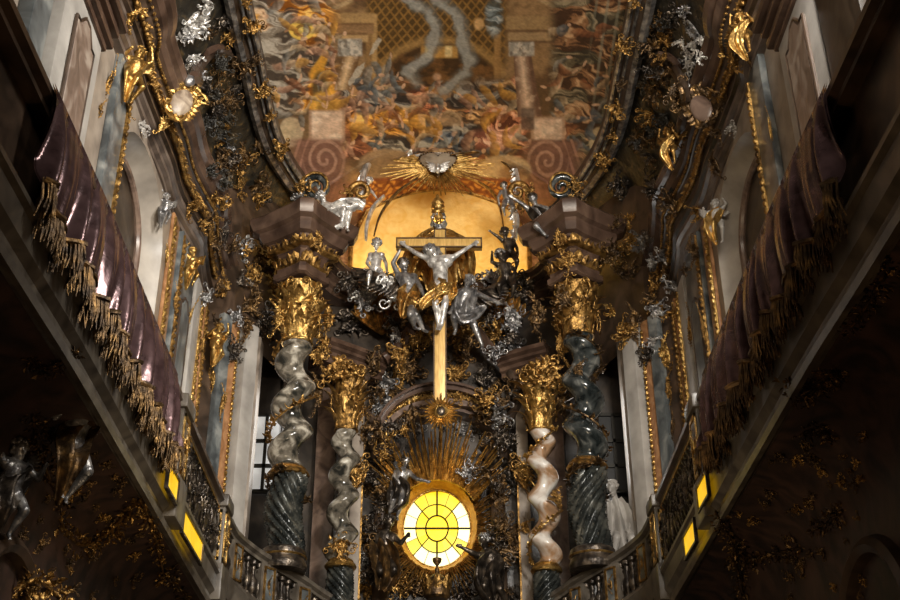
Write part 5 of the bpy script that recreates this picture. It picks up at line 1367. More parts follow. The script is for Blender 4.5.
# dark scroll volutes at the ends of the vault frame
for s in (-1, 1):
    p = P(302 if s < 0 else 576, 192, 23.4); k = mpp(300, 192, 23.4)
    v_ = thing('scroll_volute', 'dark blue green scroll with gilded rim ending the vault frame at the %s' % side_name(s), 'volute', p)
    MB().add(spiral(14*k, 1.6, 4.2*k, -s, 30, 1.2, 10), frame_at(p + Vector((0,0,.1)), (0,-1,-.3))).build('scroll', M['col_dark'], v_)
    MB().add(spiral(15*k, 1.5, 1.6*k, -s, 34, 1.2, 8), frame_at(p + Vector((0,-.12,.12)), (0,-1,-.3))).add(cluster(16*k, 20*k, 5*k, 85+s, 12, 3, 3), frame_at(p + Vector((0,-.1,2*k)), (0,-1,-.3))).build('gilt_fillet', M['gold_dim'], v_)
    MB().add(cluster(18*k, 12*k, 4*k, 55+s, 12, 3, 3), frame_at(p + Vector((0,-.2,-14*k)), (0,-1,-.3))).build('foliage', M['gold_dark'] if s>0 else M['silver_dim'], v_)
    p = P(350 if s < 0 else 528, 192, 24.2)
    MB().add(spiral(11*k, 1.3, 3.5*k, -s, 30, 1.2, 10), frame_at(p, (0,-1,-.3))).add(cluster(18*k, 14*k, 4*k, 65+s, 12, 3, 3), frame_at(p + Vector((0,-.1,-2*k)), (0,-1,-.3))).build('scroll_bracket', M['gold_dim'], label='gilded scroll bracket above the %s corner angel' % side_name(s), cat='bracket')
# ornaments of the altar
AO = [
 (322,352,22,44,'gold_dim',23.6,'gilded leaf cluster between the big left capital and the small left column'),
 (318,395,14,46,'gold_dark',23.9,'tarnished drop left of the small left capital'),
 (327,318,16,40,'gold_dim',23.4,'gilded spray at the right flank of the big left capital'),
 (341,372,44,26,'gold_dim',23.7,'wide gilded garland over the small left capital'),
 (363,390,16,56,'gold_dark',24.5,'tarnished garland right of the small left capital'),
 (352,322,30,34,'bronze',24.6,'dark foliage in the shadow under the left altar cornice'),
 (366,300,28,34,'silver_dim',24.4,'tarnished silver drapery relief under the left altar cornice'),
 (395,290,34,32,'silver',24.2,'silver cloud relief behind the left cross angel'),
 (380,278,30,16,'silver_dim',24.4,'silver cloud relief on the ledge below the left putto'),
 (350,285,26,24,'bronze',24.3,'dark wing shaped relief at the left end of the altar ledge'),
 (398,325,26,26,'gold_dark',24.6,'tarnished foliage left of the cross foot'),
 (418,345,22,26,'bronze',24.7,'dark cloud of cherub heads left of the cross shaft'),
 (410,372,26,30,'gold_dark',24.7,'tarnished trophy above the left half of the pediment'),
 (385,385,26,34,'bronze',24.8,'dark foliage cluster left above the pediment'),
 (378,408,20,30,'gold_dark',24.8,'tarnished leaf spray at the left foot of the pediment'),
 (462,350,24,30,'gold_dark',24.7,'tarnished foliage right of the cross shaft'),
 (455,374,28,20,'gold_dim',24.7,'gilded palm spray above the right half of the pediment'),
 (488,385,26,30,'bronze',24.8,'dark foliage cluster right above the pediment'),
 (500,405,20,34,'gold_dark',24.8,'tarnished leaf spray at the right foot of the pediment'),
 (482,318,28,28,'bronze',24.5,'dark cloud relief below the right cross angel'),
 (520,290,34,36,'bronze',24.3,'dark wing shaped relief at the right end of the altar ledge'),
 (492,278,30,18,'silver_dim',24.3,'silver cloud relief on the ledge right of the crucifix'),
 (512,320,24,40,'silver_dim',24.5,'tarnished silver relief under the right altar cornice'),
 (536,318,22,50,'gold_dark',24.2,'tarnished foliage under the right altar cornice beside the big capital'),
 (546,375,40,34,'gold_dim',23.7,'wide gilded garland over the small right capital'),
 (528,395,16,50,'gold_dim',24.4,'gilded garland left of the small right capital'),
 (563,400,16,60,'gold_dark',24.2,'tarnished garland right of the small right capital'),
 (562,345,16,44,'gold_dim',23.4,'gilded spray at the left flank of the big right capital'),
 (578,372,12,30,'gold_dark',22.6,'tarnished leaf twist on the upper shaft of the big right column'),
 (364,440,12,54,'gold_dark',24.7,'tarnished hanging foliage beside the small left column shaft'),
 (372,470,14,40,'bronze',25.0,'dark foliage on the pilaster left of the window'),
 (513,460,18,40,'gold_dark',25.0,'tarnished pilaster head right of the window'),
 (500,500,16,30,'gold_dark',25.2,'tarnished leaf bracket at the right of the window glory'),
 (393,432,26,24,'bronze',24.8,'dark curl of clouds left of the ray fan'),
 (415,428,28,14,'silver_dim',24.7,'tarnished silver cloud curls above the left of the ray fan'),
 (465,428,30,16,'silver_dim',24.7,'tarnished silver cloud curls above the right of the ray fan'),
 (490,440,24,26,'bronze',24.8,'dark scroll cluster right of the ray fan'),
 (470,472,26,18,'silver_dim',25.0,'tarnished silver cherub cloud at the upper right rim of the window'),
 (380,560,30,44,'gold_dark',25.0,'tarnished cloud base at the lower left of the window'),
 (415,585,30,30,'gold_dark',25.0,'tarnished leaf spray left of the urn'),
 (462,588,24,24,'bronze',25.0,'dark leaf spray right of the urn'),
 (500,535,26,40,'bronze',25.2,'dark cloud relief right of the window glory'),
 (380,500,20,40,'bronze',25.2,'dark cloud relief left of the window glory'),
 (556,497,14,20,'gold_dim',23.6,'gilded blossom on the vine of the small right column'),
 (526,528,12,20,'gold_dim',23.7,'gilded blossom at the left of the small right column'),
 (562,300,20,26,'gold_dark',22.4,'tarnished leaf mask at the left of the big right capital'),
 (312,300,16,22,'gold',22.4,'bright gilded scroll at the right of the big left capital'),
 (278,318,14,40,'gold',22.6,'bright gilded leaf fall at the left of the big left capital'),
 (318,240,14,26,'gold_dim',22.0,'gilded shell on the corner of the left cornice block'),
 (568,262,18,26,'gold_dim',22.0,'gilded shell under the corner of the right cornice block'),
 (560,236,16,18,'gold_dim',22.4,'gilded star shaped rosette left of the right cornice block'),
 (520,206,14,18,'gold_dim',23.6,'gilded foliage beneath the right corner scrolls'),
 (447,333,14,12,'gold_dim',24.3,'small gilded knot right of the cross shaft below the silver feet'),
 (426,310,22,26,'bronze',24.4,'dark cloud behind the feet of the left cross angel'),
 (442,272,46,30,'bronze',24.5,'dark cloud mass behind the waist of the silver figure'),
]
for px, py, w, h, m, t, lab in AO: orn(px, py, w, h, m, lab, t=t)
# dark gilded garlands on the shadowy walls under the galleries
GL = [
 (-4.75, ((33,415),(38,445),(50,480),(62,505)), .13, 'gold_dark', 'dim gilded garland hanging down the wall at the far left under the gallery'),
 (-4.8, ((60,520),(80,545),(105,535),(125,515),(140,500)), .16, 'gold_dim', 'gilded garland swagged across the dark wall under the left gallery'),
 (-4.6, ((140,500),(150,520),(158,550),(165,580)), .15, 'gold_dim', 'gilded garland dropping beside the dark arch under the left gallery'),
 (-4.8, ((20,590),(35,580),(52,590),(65,605)), .18, 'gold_dim', 'gilded leaf crest at the bottom left over the dark arch'),
 (-4.4, ((170,575),(180,590),(190,605)), .14, 'gold_dark', 'dim gilded leaves at the bottom edge under the left amber panel'),
 (-4.9, ((30,360),(45,370),(62,362),(75,352)), .10, 'gold_dark', 'faint gilded scroll under the upper left gallery'),
 (4.6, ((790,385),(805,395),(820,380),(838,372)), .16, 'gold_dark', 'faint gilded cresting on the dark wall under the right gallery'),
 (4.7, ((720,520),(735,545),(750,560),(770,555),(800,548)), .15, 'gold_dark', 'dim gilded garland swagged under the right gallery'),
 (4.7, ((738,540),(735,560),(742,585),(740,605)), .14, 'gold_dark', 'dim gilded drop at the lower right under the gallery'),
 (4.8, ((815,530),(830,522),(842,512)), .13, 'gold_dark', 'faint gilded spray on the dark wall at the far right'),
 (4.9, ((805,435),(820,428),(832,440)), .11, 'gold_dark', 'faint gilded curl below the right gallery cresting'),
 (4.75, ((850,330),(870,300),(890,260)), .12, 'gold_dark', 'faint gilded branch at the right edge under the gallery'),
]
for X, pts, r, m, lab in GL:
    MB().add(garland_vf([(hit(x, y, .06) or (PX(x, y, X),))[0] for x, y in pts], r, int(pts[0][0]), 7)).build('garland', M[m], label=lab, cat='garland', smooth=70)


# ---- dense carving that belongs to the altar wall, the cornices, the coves and the lower walls ----
def scatter(parent, name, region, n, size, mats, seed, tmin=0, tmax=99, avoid=None, back=.03, elong=1.0, only=None):
    rng = random.Random(seed); k_ = 0; tries = 0
    while k_ < n and tries < n*12:
        tries += 1
        px = rng.uniform(region[0], region[2]); py = rng.uniform(region[1], region[3])
        if avoid and avoid(px, py): continue
        h_ = hit(px, py, back)
        if not h_ or not (tmin < h_[0].y < tmax): continue
        if only and not any(h_[2].name.startswith(q) for q in only): continue
        p = h_[0]; k = mpp(px, py, p.y); w = rng.uniform(*size)*k; hh = w*rng.uniform(.8, 1.5)*elong
        nn = h_[1]*.6 - ray(px, py).normalized()*.7
        MB().add(cluster(w, hh, min(w, hh)*.4, seed*100 + tries, rng.randint(9, 16), rng.randint(2, 4), 5, .2), frame_at(p, nn, rng.uniform(-.8, .8))).build(name, M[rng.choice(mats)], parent, smooth=70)
        k_ += 1
rr_ = thing('altar_reredos', 'dark carved altar backdrop of foliage and clouds behind crucifix and glowing window', 'altar', (0, 25.6, 6+EYE))
win_av = lambda x, y: ((x-437)/62)**2 + ((y-525)/68)**2 < 1 or (abs(x-440) < 9 and y < 405) or (395 < x < 480 and 432 < y < 480)
scatter(rr_, 'carved_relief', (362, 280, 520, 425), 52, (14, 26), ('gold_dark','gold_dark','bronze','silver_dim','gold_dim'), 1, 24.2, 27, win_av)
scatter(rr_, 'carved_relief', (364, 425, 514, 600), 40, (12, 24), ('gold_dark','bronze','gold_dark','bronze','gold_dim','silver_dim'), 2, 24.2, 27, win_av)
for s in (-1, 1):
    a = (lambda b: b) if s < 0 else (lambda b: (884-b[2], b[1], 884-b[0], b[3]))
    scatter(CORN[s], 'carved_foliage', a((196, 215, 276, 345)), 22, (12, 22), ('gold_dark','gold_dark','gold_dim','silver_dim','bronze'), 3+s, 15, 27, None)
    scatter(COVE[s], 'stucco_foliage', a((205, 5, 262, 205)), 34, (10, 24), ('gold_dark','gold_dark','bronze','cove','gold_dim'), 6+s, 12, 27, lambda x, y: abs(x-240) > 0 and (x > 232 + y*.2 if x < 440 else x < 652 - y*.2))
    scatter(COVE[s], 'silver_stucco', a((181, 0, 206, 78)), 7, (12, 20), ('silver','silver_dim'), 16+s, 12, 27, None)
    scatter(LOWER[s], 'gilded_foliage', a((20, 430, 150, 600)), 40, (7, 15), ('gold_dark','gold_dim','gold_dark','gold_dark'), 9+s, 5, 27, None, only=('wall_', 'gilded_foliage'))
# ======================= sculpted figures =======================
FC = (0, -1, -.18)
def figure(label, t, J, u, bm='silver', hm=None, face=FC, head_k=1.08, plump=1.2, cat='statue', name='statue', hair=True, beard=False, long=0, parts=(), wx=None):
    pts = []
    for q in J:
        px, py, dt = (q + (0,))[:3] if len(q) == 2 else q
        pts.append(PX(px, py, wx + dt*0) + Vector((0, dt, 0)) if wx else P(px, py, t + dt))
    v, f, H = body_mesh(name, pts, u, face, head_k, plump=plump)
    g = dict(zip(JN, pts)); lo = min(p.z for p in pts)
    root = thing(name, label, cat, (g['pel'].x, g['pel'].y, lo))
    MB().add((v, f)).build('body', M[bm], root, smooth=80, recalc=False)
    if hair: MB().add(hair_vf(H, int(u*1000), long, beard)).build('hair', M[hm or bm], root, smooth=80)
    for pn, m, lab, fn in parts:
        o = MB(); fn(o, g, H); o.build(pn, M[m], root, label=lab, smooth=70)
    return root, g, H

def band(pts, ws, seed, folds=3, amp=.35, t=23.3):
    def fn(o, g, H): o.add(cloth_vf([P(q[0], q[1], (q[2] if len(q) > 2 else t)) for q in pts], ws, seed, folds, amp))
    return fn
def many(*fs):
    def fn(o, g, H):
        for q in fs: q(o, g, H)
    return fn
def wings(side, d, span, seed):
    def fn(o, g, H):
        for s, dd in zip(side, d): o.add(wing_vf(g['che'] + Vector((.06*s, .14, .05)), dd, span, seed, s=s))
    return fn

# ---- crucifix ----
cz0, cz1 = P(440, 404, 23.65).z, P(440, 231, 23.65).z; cx = P(440, 300, 23.65).x
cru = thing('crucifix', 'tall gilded crucifix with a silver figure hanging before the glowing gold wall', 'crucifix', (cx, 23.6, cz0))
MB().add(box(cx-.145, cx+.145, 23.55, 23.72, cz0, cz1, .015)).build('upright', M['wood'], cru)
A, B = P(396, 244, 23.6), P(482, 244, 23.6); zb = A.z
MB().add(box(A.x, B.x, 23.53, 23.70, zb-.13, zb+.13, .015)).build('crossbeam', M['wood'], cru)
mb = MB()
for (a, b, c, d) in ((A.x,B.x,zb+.10,zb+.135),(A.x,B.x,zb-.135,zb-.10),(A.x,A.x+.035,zb-.13,zb+.13),(B.x-.035,B.x,zb-.13,zb+.13)): mb.add(box(a, b, 23.515, 23.55, c, d))
for x in (cx-.145, cx+.115): mb.add(box(x, x+.03, 23.535, 23.56, cz0, zb-.13)).add(box(x, x+.03, 23.535, 23.56, zb+.13, cz1))
mb.add(box(cx-.145, cx+.145, 23.535, 23.56, cz1-.03, cz1)); mb.build('edge_moulding', M['wood_dark'], cru, smooth=0)
J = [(441,285),(440,265),(436,256),(431,251,-.12),(428,259),(415,252.5),(405,245.5,.05),(452,258),(463,251),(473,244.5,.05),(437,287),(435.5,304,-.16),(438.5,324,.02),(445,287),(445,304,-.14),(441.5,325,0)]
pts = [P(q[0], q[1], 23.38 + (q[2] if len(q) > 2 else 0)) for q in J]
v, f, H = body_mesh('c', pts, 2.0, (-.25,-1,-.45), 1.0)
MB().add((v, f)).build('figure', M['silver'], cru, smooth=80, recalc=False, label='silver figure with outstretched arms')
MB().add(hair_vf(H, 3, 1.0, True)).build('hair', M['silver_dim'], cru, smooth=80)
mb = MB(); ct = 23.25
for pts_, ws, sd in ((((433,281,ct),(437,285,ct-.05),(443,288,ct-.06),(449,284,ct)), (.30,.40,.40,.30), 1), (((448,282,ct-.05),(440,290,ct-.08),(431,296,ct-.05),(424,304,ct),(421,309,ct)), (.22,.30,.26,.22,.05), 2), (((449,284,ct-.04),(452,292,ct-.02),(450,300,ct)), (.24,.26,.08), 3), (((441,289,ct-.09),(438,298,ct-.1),(434,306,ct-.06)), (.2,.24,.06), 4)):
    mb.add(cloth_vf([P(*q) for q in pts_], ws, sd, 3, .35))
mb.build('loincloth', M['gold'], cru, label='fluttering gilded loincloth', smooth=70)

# ---- enthroned elder behind the cross ----
def tiara(o, g, H):
    c, up, fx, sx, hk = H
    p = c + up*.064*hk - fx*.012*hk; z = Vector(up).to_track_quat('Z', 'Y').to_matrix().to_4x4()
    o.add(lathe([(.066,0),(.078,.01),(.066,.03),(.070,.05),(.080,.06),(.068,.08),(.066,.10),(.072,.11),(.056,.135),(.036,.16),(.016,.175),(.02,.19),(.004,.205)], 18), Matrix.Translation(p) @ z @ Matrix.Scale(hk*.98, 4))
gt = 24.25
figure('gilded statue of a bearded elder in a tall tiara seated above the crossbeam', gt,
    [(441,266),(440,245),(439,230),(438.5,219,-.15),(428,240),(420,248,-.1),(417,256,-.3),(452,239),(460,247,-.1),(463,256,-.3),(435,268),(432,285,-.3),(432,302),(447,268),(450,285,-.3),(450,302)], 2.0, 'flesh_gold', 'silver_dim', head_k=1.12, beard=True, long=1.0,
    parts=(('tiara', 'gold', 'tall gilded tiara', tiara),
           ('robe', 'gold', 'wide folded gold robe', many(band(((436,229,gt-.05),(429,238,gt-.1),(421,247,gt-.15),(413,262,gt-.2),(410,280,gt-.2)), (.2,.5,.7,.6,.35), 5, 4, .3), band(((444,229,gt-.05),(452,238,gt-.1),(459,247,gt-.15),(464,262,gt-.2),(466,280,gt-.2)), (.2,.5,.7,.6,.35), 6, 4, .3), band(((440,236,gt-.1),(440,255,gt-.2),(440,280,gt-.3),(441,300,gt-.1)), (.5,.8,.8,.5), 7, 4, .25)))))

# ---- angels either side of the cross ----
at = 23.75
figure('silver angel with one arm raised over its head left of the crucifix', at,
    [(411,297),(407,281),(404.5,272),(403.5,265,-.1),(398.5,276),(393,263,-.05),(400,250,-.1),(414,277),(420,287,-.15),(424,296,-.3),(408,299),(416,314,-.15),(423.5,330,.05),(415,299),(410,315,-.25),(415,328,.1)], 1.75, 'silver_dim', 'bronze', (.3,-1,-.1),
    parts=(('drapery', 'gold_dim', 'gilded drapery', many(band(((414,285,at-.1),(409,296,at-.2),(406,308,at-.15),(402,318,at-.1)), (.3,.55,.45,.1), 8, 4, .35, at), band(((404,292,at-.15),(413,299,at-.25),(421,303,at-.2),(427,300,at-.1)), (.2,.4,.35,.08), 9, 3, .35, at))),
           ('wing', 'bronze', 'dark feathered wing', wings((-1,), ((-.75,.35,.45),), 1.3, 1))))
figure('silver angel bowing its head right of the crucifix', at,
    [(461,308),(465,295),(467,288),(468.5,281.5,-.15),(459,293),(455,303,-.15),(451,311,-.3),(474,292),(485,297,-.1),(496,302,-.2),(457.5,309),(454,318,-.2),(455.5,330,0),(465,310),(474,325,-.15),(482,345,0)], 1.75, 'silver_dim', 'silver_dim', (-.3,-1,-.35),
    parts=(('drapery', 'silver_dim', 'silvered drapery', many(band(((472,290,at-.1),(466,300,at-.22),(462,312,at-.25),(465,324,at-.15)), (.3,.5,.5,.15), 10, 4, .35, at), band(((456,312,at-.2),(465,314,at-.28),(476,311,at-.2),(486,306,at-.1)), (.2,.4,.35,.08), 11, 3, .35, at))),
           ('wing', 'bronze', 'dark feathered wing', wings((1,), ((.7,.35,.5),), 1.2, 2))))
# ---- putti on the altar cornice ----
pt = 24.55
figure('silver putto sitting on the altar cornice left of the crucifix', pt,
    [(375.5,269),(376,258),(376,251.5),(376.5,244,-.05),(370.5,255),(367,263,-.1),(371,269,-.2),(382,255),(386,263,-.05),(387,272,-.05),(372,271),(369,275,-.4),(368,287,-.35),(379,271),(383,276,-.4),(384,288,-.35)], 1.0, 'silver', 'silver_dim', head_k=1.75, plump=1.55)
figure('dark putto stretching an arm towards the crucifix from the right end of the altar cornice', pt,
    [(510,252),(508,243),(506,238.5),(504.5,233,-.05),(503,241),(497,236,-.1),(491,232,-.15),(513,241),(517,248,-.1),(518,255,-.2),(507,254),(504,260,-.35),(503,269,-.2),(513,254),(517,261,-.35),(516,270,-.2)], .95, 'bronze', 'bronze', (-.4,-1,-.1), head_k=1.75, plump=1.55)
figure('dark putto crouching below another putto beside the right altar cornice', pt-.25,
    [(506,277),(504,267),(502.5,262),(500.5,255.5,-.08),(498,265),(492,262,-.15),(492,254,-.15),(509,265),(515,271,-.1),(513,279,-.2),(503,279),(499,285,-.35),(500,296,-.2),(510,279),(514,286,-.35),(512,297,-.2)], 1.05, 'bronze', 'silver_dim', (-.3,-1,-.1), head_k=1.75, plump=1.55)
# ---- angels on the corners, on the big cornice blocks ----
qt = 22.9
figure('silver angel reclining on the cornice at the left corner of the vault', qt,
    [(332,219),(326,209),(324,203),(321,197,-.1),(320,209),(314,216,-.1),(309,222,-.2),(332,206),(342,200,-.15),(352,202,-.2),(330,222),(344,209,-.3),(341,227,-.25),(335,221),(349,213,-.25),(347,229,-.1)], 1.6, 'silver', 'silver_dim', (.4,-1,-.1),
    parts=(('drapery', 'silver', None, many(band(((318,210,qt-.15),(326,218,qt-.25),(336,221,qt-.25),(345,216,qt-.2)), (.25,.5,.5,.2), 12, 4, .4, qt), band(((330,212,qt-.1),(343,206,qt-.2),(356,204,qt-.1),(363,208,qt)), (.2,.35,.35,.1), 13, 3, .4, qt))),
           ('wing', 'bronze', 'dark feathered wing', wings((-1,), ((-.5,.3,.6),), 1.1, 3))))
figure('dark silver angel leaning over the cornice at the right corner of the vault', qt,
    [(543,221),(539,211),(536,205),(533,199,-.1),(530,210),(522,204,-.1),(513,198,-.2),(546,209),(553,214,-.1),(558,220,-.2),(540,223),(536,226,-.35),(546,236,-.25),(547,223),(556,226,-.25),(562,234,-.1)], 1.5, 'silver_dim', 'bronze', (-.4,-1,-.1),
    parts=(('drapery', 'bronze', 'dark drapery', many(band(((530,208,qt-.1),(538,216,qt-.2),(548,222,qt-.2),(560,224,qt-.1)), (.25,.45,.45,.2), 14, 4, .4, qt))), ('wing', 'bronze', None, wings((1,), ((.5,.3,.55),), 1.0, 4))))
figure('silver putto climbing a dark scroll beside the gold wall at the left', 24.4,
    [(361,195),(365,189),(367,185.5),(369,181,-.05),(362,188),(358,193,-.1),(356,199,-.1),(369,189),(373,193,-.1),(376,197,-.1),(359,197),(355,201,-.2),(352,207,-.1),(363,198),(364,204,-.2),(362,210,-.1)], .8, 'silver', 'silver', (.5,-1,-.1), head_k=1.6, plump=1.5)
figure('tarnished silver putto climbing beside the gold wall at the right', 24.4,
    [(508,200),(506,193),(505,190),(504,186,-.05),(501,192),(498,197,-.1),(499,203,-.1),(510,192),(514,189,-.1),(516,184,-.1),(505,202),(503,208,-.2),(505,215,-.1),(511,202),(513,208,-.2),(511,216,-.1)], .8, 'silver_dim', 'bronze', (-.5,-1,-.1), head_k=1.6, plump=1.5)
# ---- angels around the glowing window ----
wt = 25.0
figure('dark silver angel reaching towards the upper left rim of the glowing window', wt,
    [(399,485),(402,474),(404,467.5),(405.5,461,-.1),(396,473),(392,482,-.1),(396,489,-.2),(409,473),(417,479,-.15),(426,481,-.2),(396,487),(393,500,-.25),(389,516,-.1),(402,487),(402,501,-.25),(397,517,-.1)], 1.45, 'silver_dim', 'bronze', (.4,-1,-.1),
    parts=(('drapery', 'bronze', 'dark drapery', many(band(((396,478,wt-.15),(399,488,wt-.25),(397,500,wt-.25),(390,512,wt-.15)), (.3,.5,.5,.15), 15, 4, .4, wt))), ('wing', 'bronze', 'dark feathered wing', wings((-1,), ((-.6,.2,.6),), .9, 5))))
figure('dark angel kneeling on a cloud at the lower left of the glowing window', wt-.1,
    [(385,553),(386,538),(387,530),(389,522,-.1),(379,537),(376,548,-.1),(382,556,-.3),(394,537),(401,543,-.2),(406,537,-.3),(381,556),(380,571,-.35),(374,584,0),(389,556),(394,570,-.35),(386,584,0)], 1.7, 'bronze', 'bronze', (.5,-1,-.1),
    parts=(('drapery', 'gold_dark', 'tarnished gilded drapery', many(band(((378,540,wt-.3),(384,555,wt-.45),(386,572,wt-.45),(380,590,wt-.3)), (.35,.6,.6,.2), 16, 4, .4, wt))),))
figure('dark angel stretching a hand over the lower right edge of the glowing window', wt-.1,
    [(494,571),(489,557),(486,549),(484,541,-.1),(480,556),(471,552,-.15),(462,547.5,-.2),(497,556),(503,564,-.1),(499,572,-.3),(490,574),(484,586,-.35),(490,602,0),(499,574),(500,589,-.3),(506,604,0)], 1.75, 'bronze', 'silver_dim', (-.6,-1,-.1),
    parts=(('drapery', 'bronze', None, many(band(((496,556,wt-.25),(490,568,wt-.4),(488,584,wt-.4),(492,602,wt-.3)), (.35,.6,.6,.2), 17, 4, .4, wt))), ('wing', 'gold_dark', 'tarnished gilded wing', wings((1,), ((.5,.3,.7),), 1.2, 6))))
# ---- white statue behind the right column ----
st = 24.1
figure('white seated statue half hidden behind the big right column', st,
    [(623,530),(618,509),(615,498),(612,488,-.1),(608,508),(603,520,-.1),(609,530,-.2),(626,507),(633,517,-.1),(629,528,-.3),(618,532),(617,538,-.5),(613,560,-.4),(628,532),(632,539,-.5),(629,562,-.4)], 1.75, 'white', 'white', (-.6,-1,-.1),
    parts=(('robe', 'white', None, many(band(((614,498,st-.15),(619,513,st-.2),(624,530,st-.35),(625,548,st-.45)), (.3,.5,.65,.5), 18, 4, .35, st), band(((626,508,st-.1),(632,523,st-.2),(635,538,st-.2),(635,553,st-.2)), (.2,.4,.4,.2), 19, 3, .35, st))),))
# ---- small gilded and silver figures on the side walls ----
POSE = [(0,0,.50),(0,-.02,.70),(.0,-.02,.80),(.02,-.05,.90),(-.14,-.02,.76),(-.24,-.08,.66),(-.20,-.22,.74),(.14,-.02,.76),(.25,-.04,.86),(.20,-.10,.99),(-.07,0,.48),(-.10,-.16,.28),(-.06,-.02,.06),(.07,0,.48),(.12,-.12,.26),(.05,.06,.05)]
def putto(label, p, u, yaw, m, hm=None, drape='gold', flip=1, seed=1):
    rt = Matrix.Rotation(yaw, 4, 'Z'); pts = [p + rt @ Vector((x*u*flip, y*u, (z-.5)*u)) for x, y, z in POSE]
    if flip < 0: pts = pts[:4] + pts[7:10] + pts[4:7] + pts[13:16] + pts[10:13]
    v, f, H = body_mesh('putto', pts, u, rt @ Vector((0,-1,-.1)), 1.4, plump=1.25, voxel=u*.013)
    root = thing('putto', label, 'statue', (p.x, p.y, p.z-.5*u)); g = dict(zip(JN, pts))
    MB().add((v, f)).build('body', M[m], root, smooth=80, recalc=False)
    MB().add(hair_vf(H, seed)).build('hair', M[hm or m], root, smooth=80)
    fd = rt @ Vector((0,-1,0)); L = [g['sR'] + fd*.06*u, g['pel'] + fd*.12*u + Vector((-.04*u,0,.05*u)), g['kL'] + fd*.06*u, g['fL'] + Vector((0,0,-.12*u))]
    MB().add(cloth_vf(L, (.16*u,.30*u,.26*u,.06*u), seed, 3, .4, face=fd)).build('drapery', M[drape], root, smooth=70)
    o2 = MB(); 
    for s in (-1, 1): o2.add(wing_vf(g['che'] - fd*.07*u + Vector((.05*s*u,0,.02*u)), rt @ Vector((s*.7,.35,.7)), .42*u, seed, face=fd, s=s))
    o2.build('wing', M[hm or m], root, smooth=60)
def at_hit(px, py, b): return hit(px, py, b)[0]
putto('gilded putto in a fluttering cloth on the left wall above the blue grey strip', at_hit(133,75,0.44), 1.05, .7, 'gold', seed=2)
putto('gilded putto carrying a pilaster head beside the arched recess on the left wall', at_hit(191,268,0.36), .85, .7, 'gold', seed=3, flip=-1)
putto('gilded putto on the last pilaster head before the altar on the left wall', at_hit(216,345,0.40), .95, .7, 'gold', seed=4)
putto('gilded putto catching light high on the right cornice', at_hit(745,35,0.34), .8, -.7, 'gold_dim', seed=5, flip=-1)
putto('white putto with a gold sash in front of the pale recess on the right wall', at_hit(717,222,0.36), .85, -.5, 'white', drape='gold', seed=6)
putto('tarnished gilded putto on the right cornice beside the dark cove', at_hit(671,148,0.34), .8, -.6, 'gold_dim', seed=7, flip=-1)
putto('silver grey putto perched on the jamb of the left arched recess', at_hit(165,210,0.27), .65, .6, 'silver_dim', drape='silver_dim', seed=8, flip=-1)
putto('shadowy figure in a tarnished gold cloth on the dark wall under the left gallery', at_hit(72,445,0.55), 1.3, .8, 'silver_dim', drape='gold_dark', seed=9)
putto('dull silver figure with dark cloth at the far left under the gallery', at_hit(10,490,0.46), 1.1, .9, 'silver_dim', drape='bronze', seed=10, flip=-1)

# ---- finial urn under the window ----
q = P(437, 600, 24.6); k = mpp(437, 585, 24.6)
ur = thing('urn', 'tarnished gilded urn with a small flame cup in front of the glowing window', 'urn', q)
MB().add(lathe([(10*k,0),(13*k,3*k),(13*k,8*k),(12.5*k,14*k),(10*k,20*k),(6.5*k,24*k),(3*k,26*k),(2*k,29*k),(2.5*k,31*k),(1.2*k,33*k)], 20, q)).build('body', M['gold_dark'], ur)
MB().add(lathe([(1.2*k,0),(1.5*k,2*k),(4.2*k,5.5*k),(4.8*k,9*k),(3.6*k,9.5*k),(2*k,6*k)], 16, q + Vector((0,0,33*k)))).build('cup', M['gold_dark'], ur)
mb = MB()
for i in range(8):
    a = 2*PI*i/8; fm = frame_at((q.x + 12.5*k*math.cos(a), q.y + 12.5*k*math.sin(a), q.z + 9*k), (math.cos(a), math.sin(a), 0)); mb.add(leaf(15*k, 4.5*k, .6, R, 6, 2.5), fm)
mb.build('gadroons', M['gold_dim'], ur)
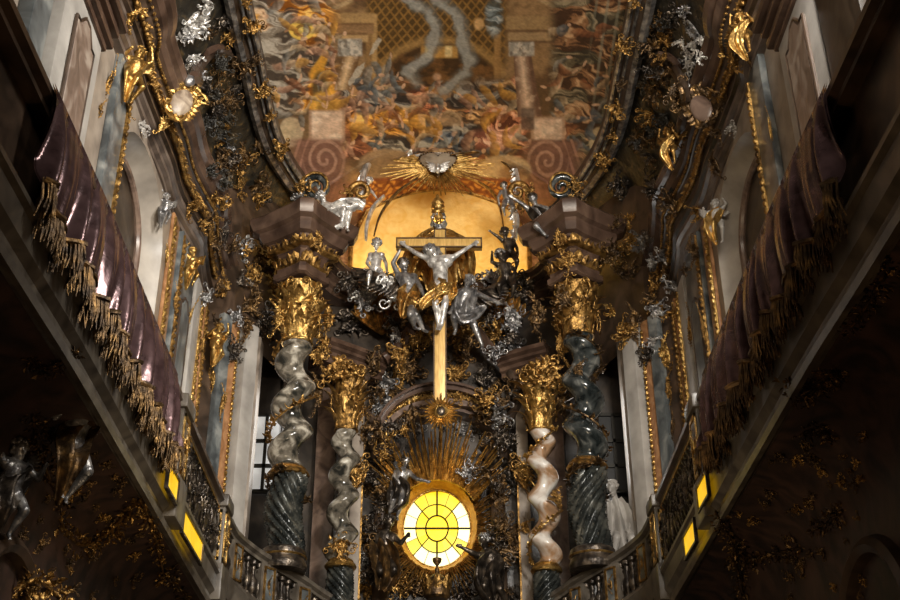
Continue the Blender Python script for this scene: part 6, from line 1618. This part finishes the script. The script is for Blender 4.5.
# ======================= light and camera =======================
def area(name, loc, aim, sx, sy, w, col, spread=180):
    l = bpy.data.lights.new(name, 'AREA'); l.shape = 'RECTANGLE'; l.size = sx; l.size_y = sy; l.energy = w; l.color = col; l.spread = math.radians(spread)
    o = bpy.data.objects.new(name, l); COL.objects.link(o); o.location = loc
    o.rotation_euler = (Vector(aim) - Vector(loc)).to_track_quat('-Z', 'Y').to_euler(); return o
area('nave_side_window_light', (4.5, 8.6, 14.4), (-3.4, 18.5, 12.0), 1.8, 3.0, 900, (1.0, .96, .90), 120)
area('gallery_window_light', (4.3, 2.5, 11.5), (-1.5, 22, 13), 1.4, 2.6, 480, (1.0, .94, .85), 80)
area('facade_window_light', (1.5, -3.0, 12.5), (0, 22, 13), 2.6, 3.5, 150, (1.0, .88, .74), 90)
area('vault_fill_light', (0, 7.5, 13.6), (0, 22, 18.8), 4.0, 1.6, 150, (1.0, .86, .68), 120)  # unseen fill in mid-nave, added to brighten the vault painting
area('hidden_apse_window_left', (-2.5, 25.7, 16.7), (.6, 27, 17.8), 1.2, 1.0, 75, (1.0, .78, .40), 170)
area('hidden_apse_window_right', (2.5, 25.7, 16.7), (-.6, 27, 17.8), 1.2, 1.0, 75, (1.0, .78, .40), 170)
area('hidden_apse_window_low', (0, 25.9, 16.2), (0, 27.1, 18.4), 3.6, .4, 110, (1.0, .78, .40), 170)
area('altar_fill_light', (-.5, 12.0, 3.2), (0, 24, 12), 1.6, 1.6, 95, (1.0, .78, .50), 140)  # unseen warm fill from below, added to brighten the altar gilding
for s in (-1, 1): area('jamb_fill_light', (3.25*s, 24.7, 12.0), (4.3*s, 23.2, 11.6), .5, 2.2, 26, (1.0, .97, .92), 150)  # unseen lights hidden behind the columns, added to brighten the jambs
def lamp(name, loc, w, col, r=.15):
    l = bpy.data.lights.new(name, 'POINT'); l.energy = w; l.color = col; l.shadow_soft_size = r
    o = bpy.data.objects.new(name, l); COL.objects.link(o); o.location = loc
lamp('low_fill_right', (1.6, 8.0, 3.0), 70, (1.0, .62, .30))  # unseen warm fill below the view, added to lift the dark lower right
lamp('low_fill_left', (-1.6, 8.5, 3.0), 45, (1.0, .70, .42))  # its counterpart, added to lift the dark lower left
w = bpy.data.worlds.new('nave_gloom'); SC.world = w; w.use_nodes = True
w.node_tree.nodes['Background'].inputs['Color'].default_value = (.9, .8, .68, 1); w.node_tree.nodes['Background'].inputs['Strength'].default_value = .012

cd = bpy.data.cameras.new('camera'); cam = bpy.data.objects.new('camera', cd); COL.objects.link(cam)
cd.sensor_width = 36; cd.lens = F/900*36; cd.shift_x = (450-CX)/900; cd.clip_end = 200
cam.location = (0, 0, EYE); cam.rotation_euler = (PI/2 + PITCH, 0, 0); SC.camera = cam
vs = SC.view_settings; vs.view_transform = 'Standard'; vs.look = 'None'; vs.gamma = 1; vs.exposure = 0; vs.use_curve_mapping = False
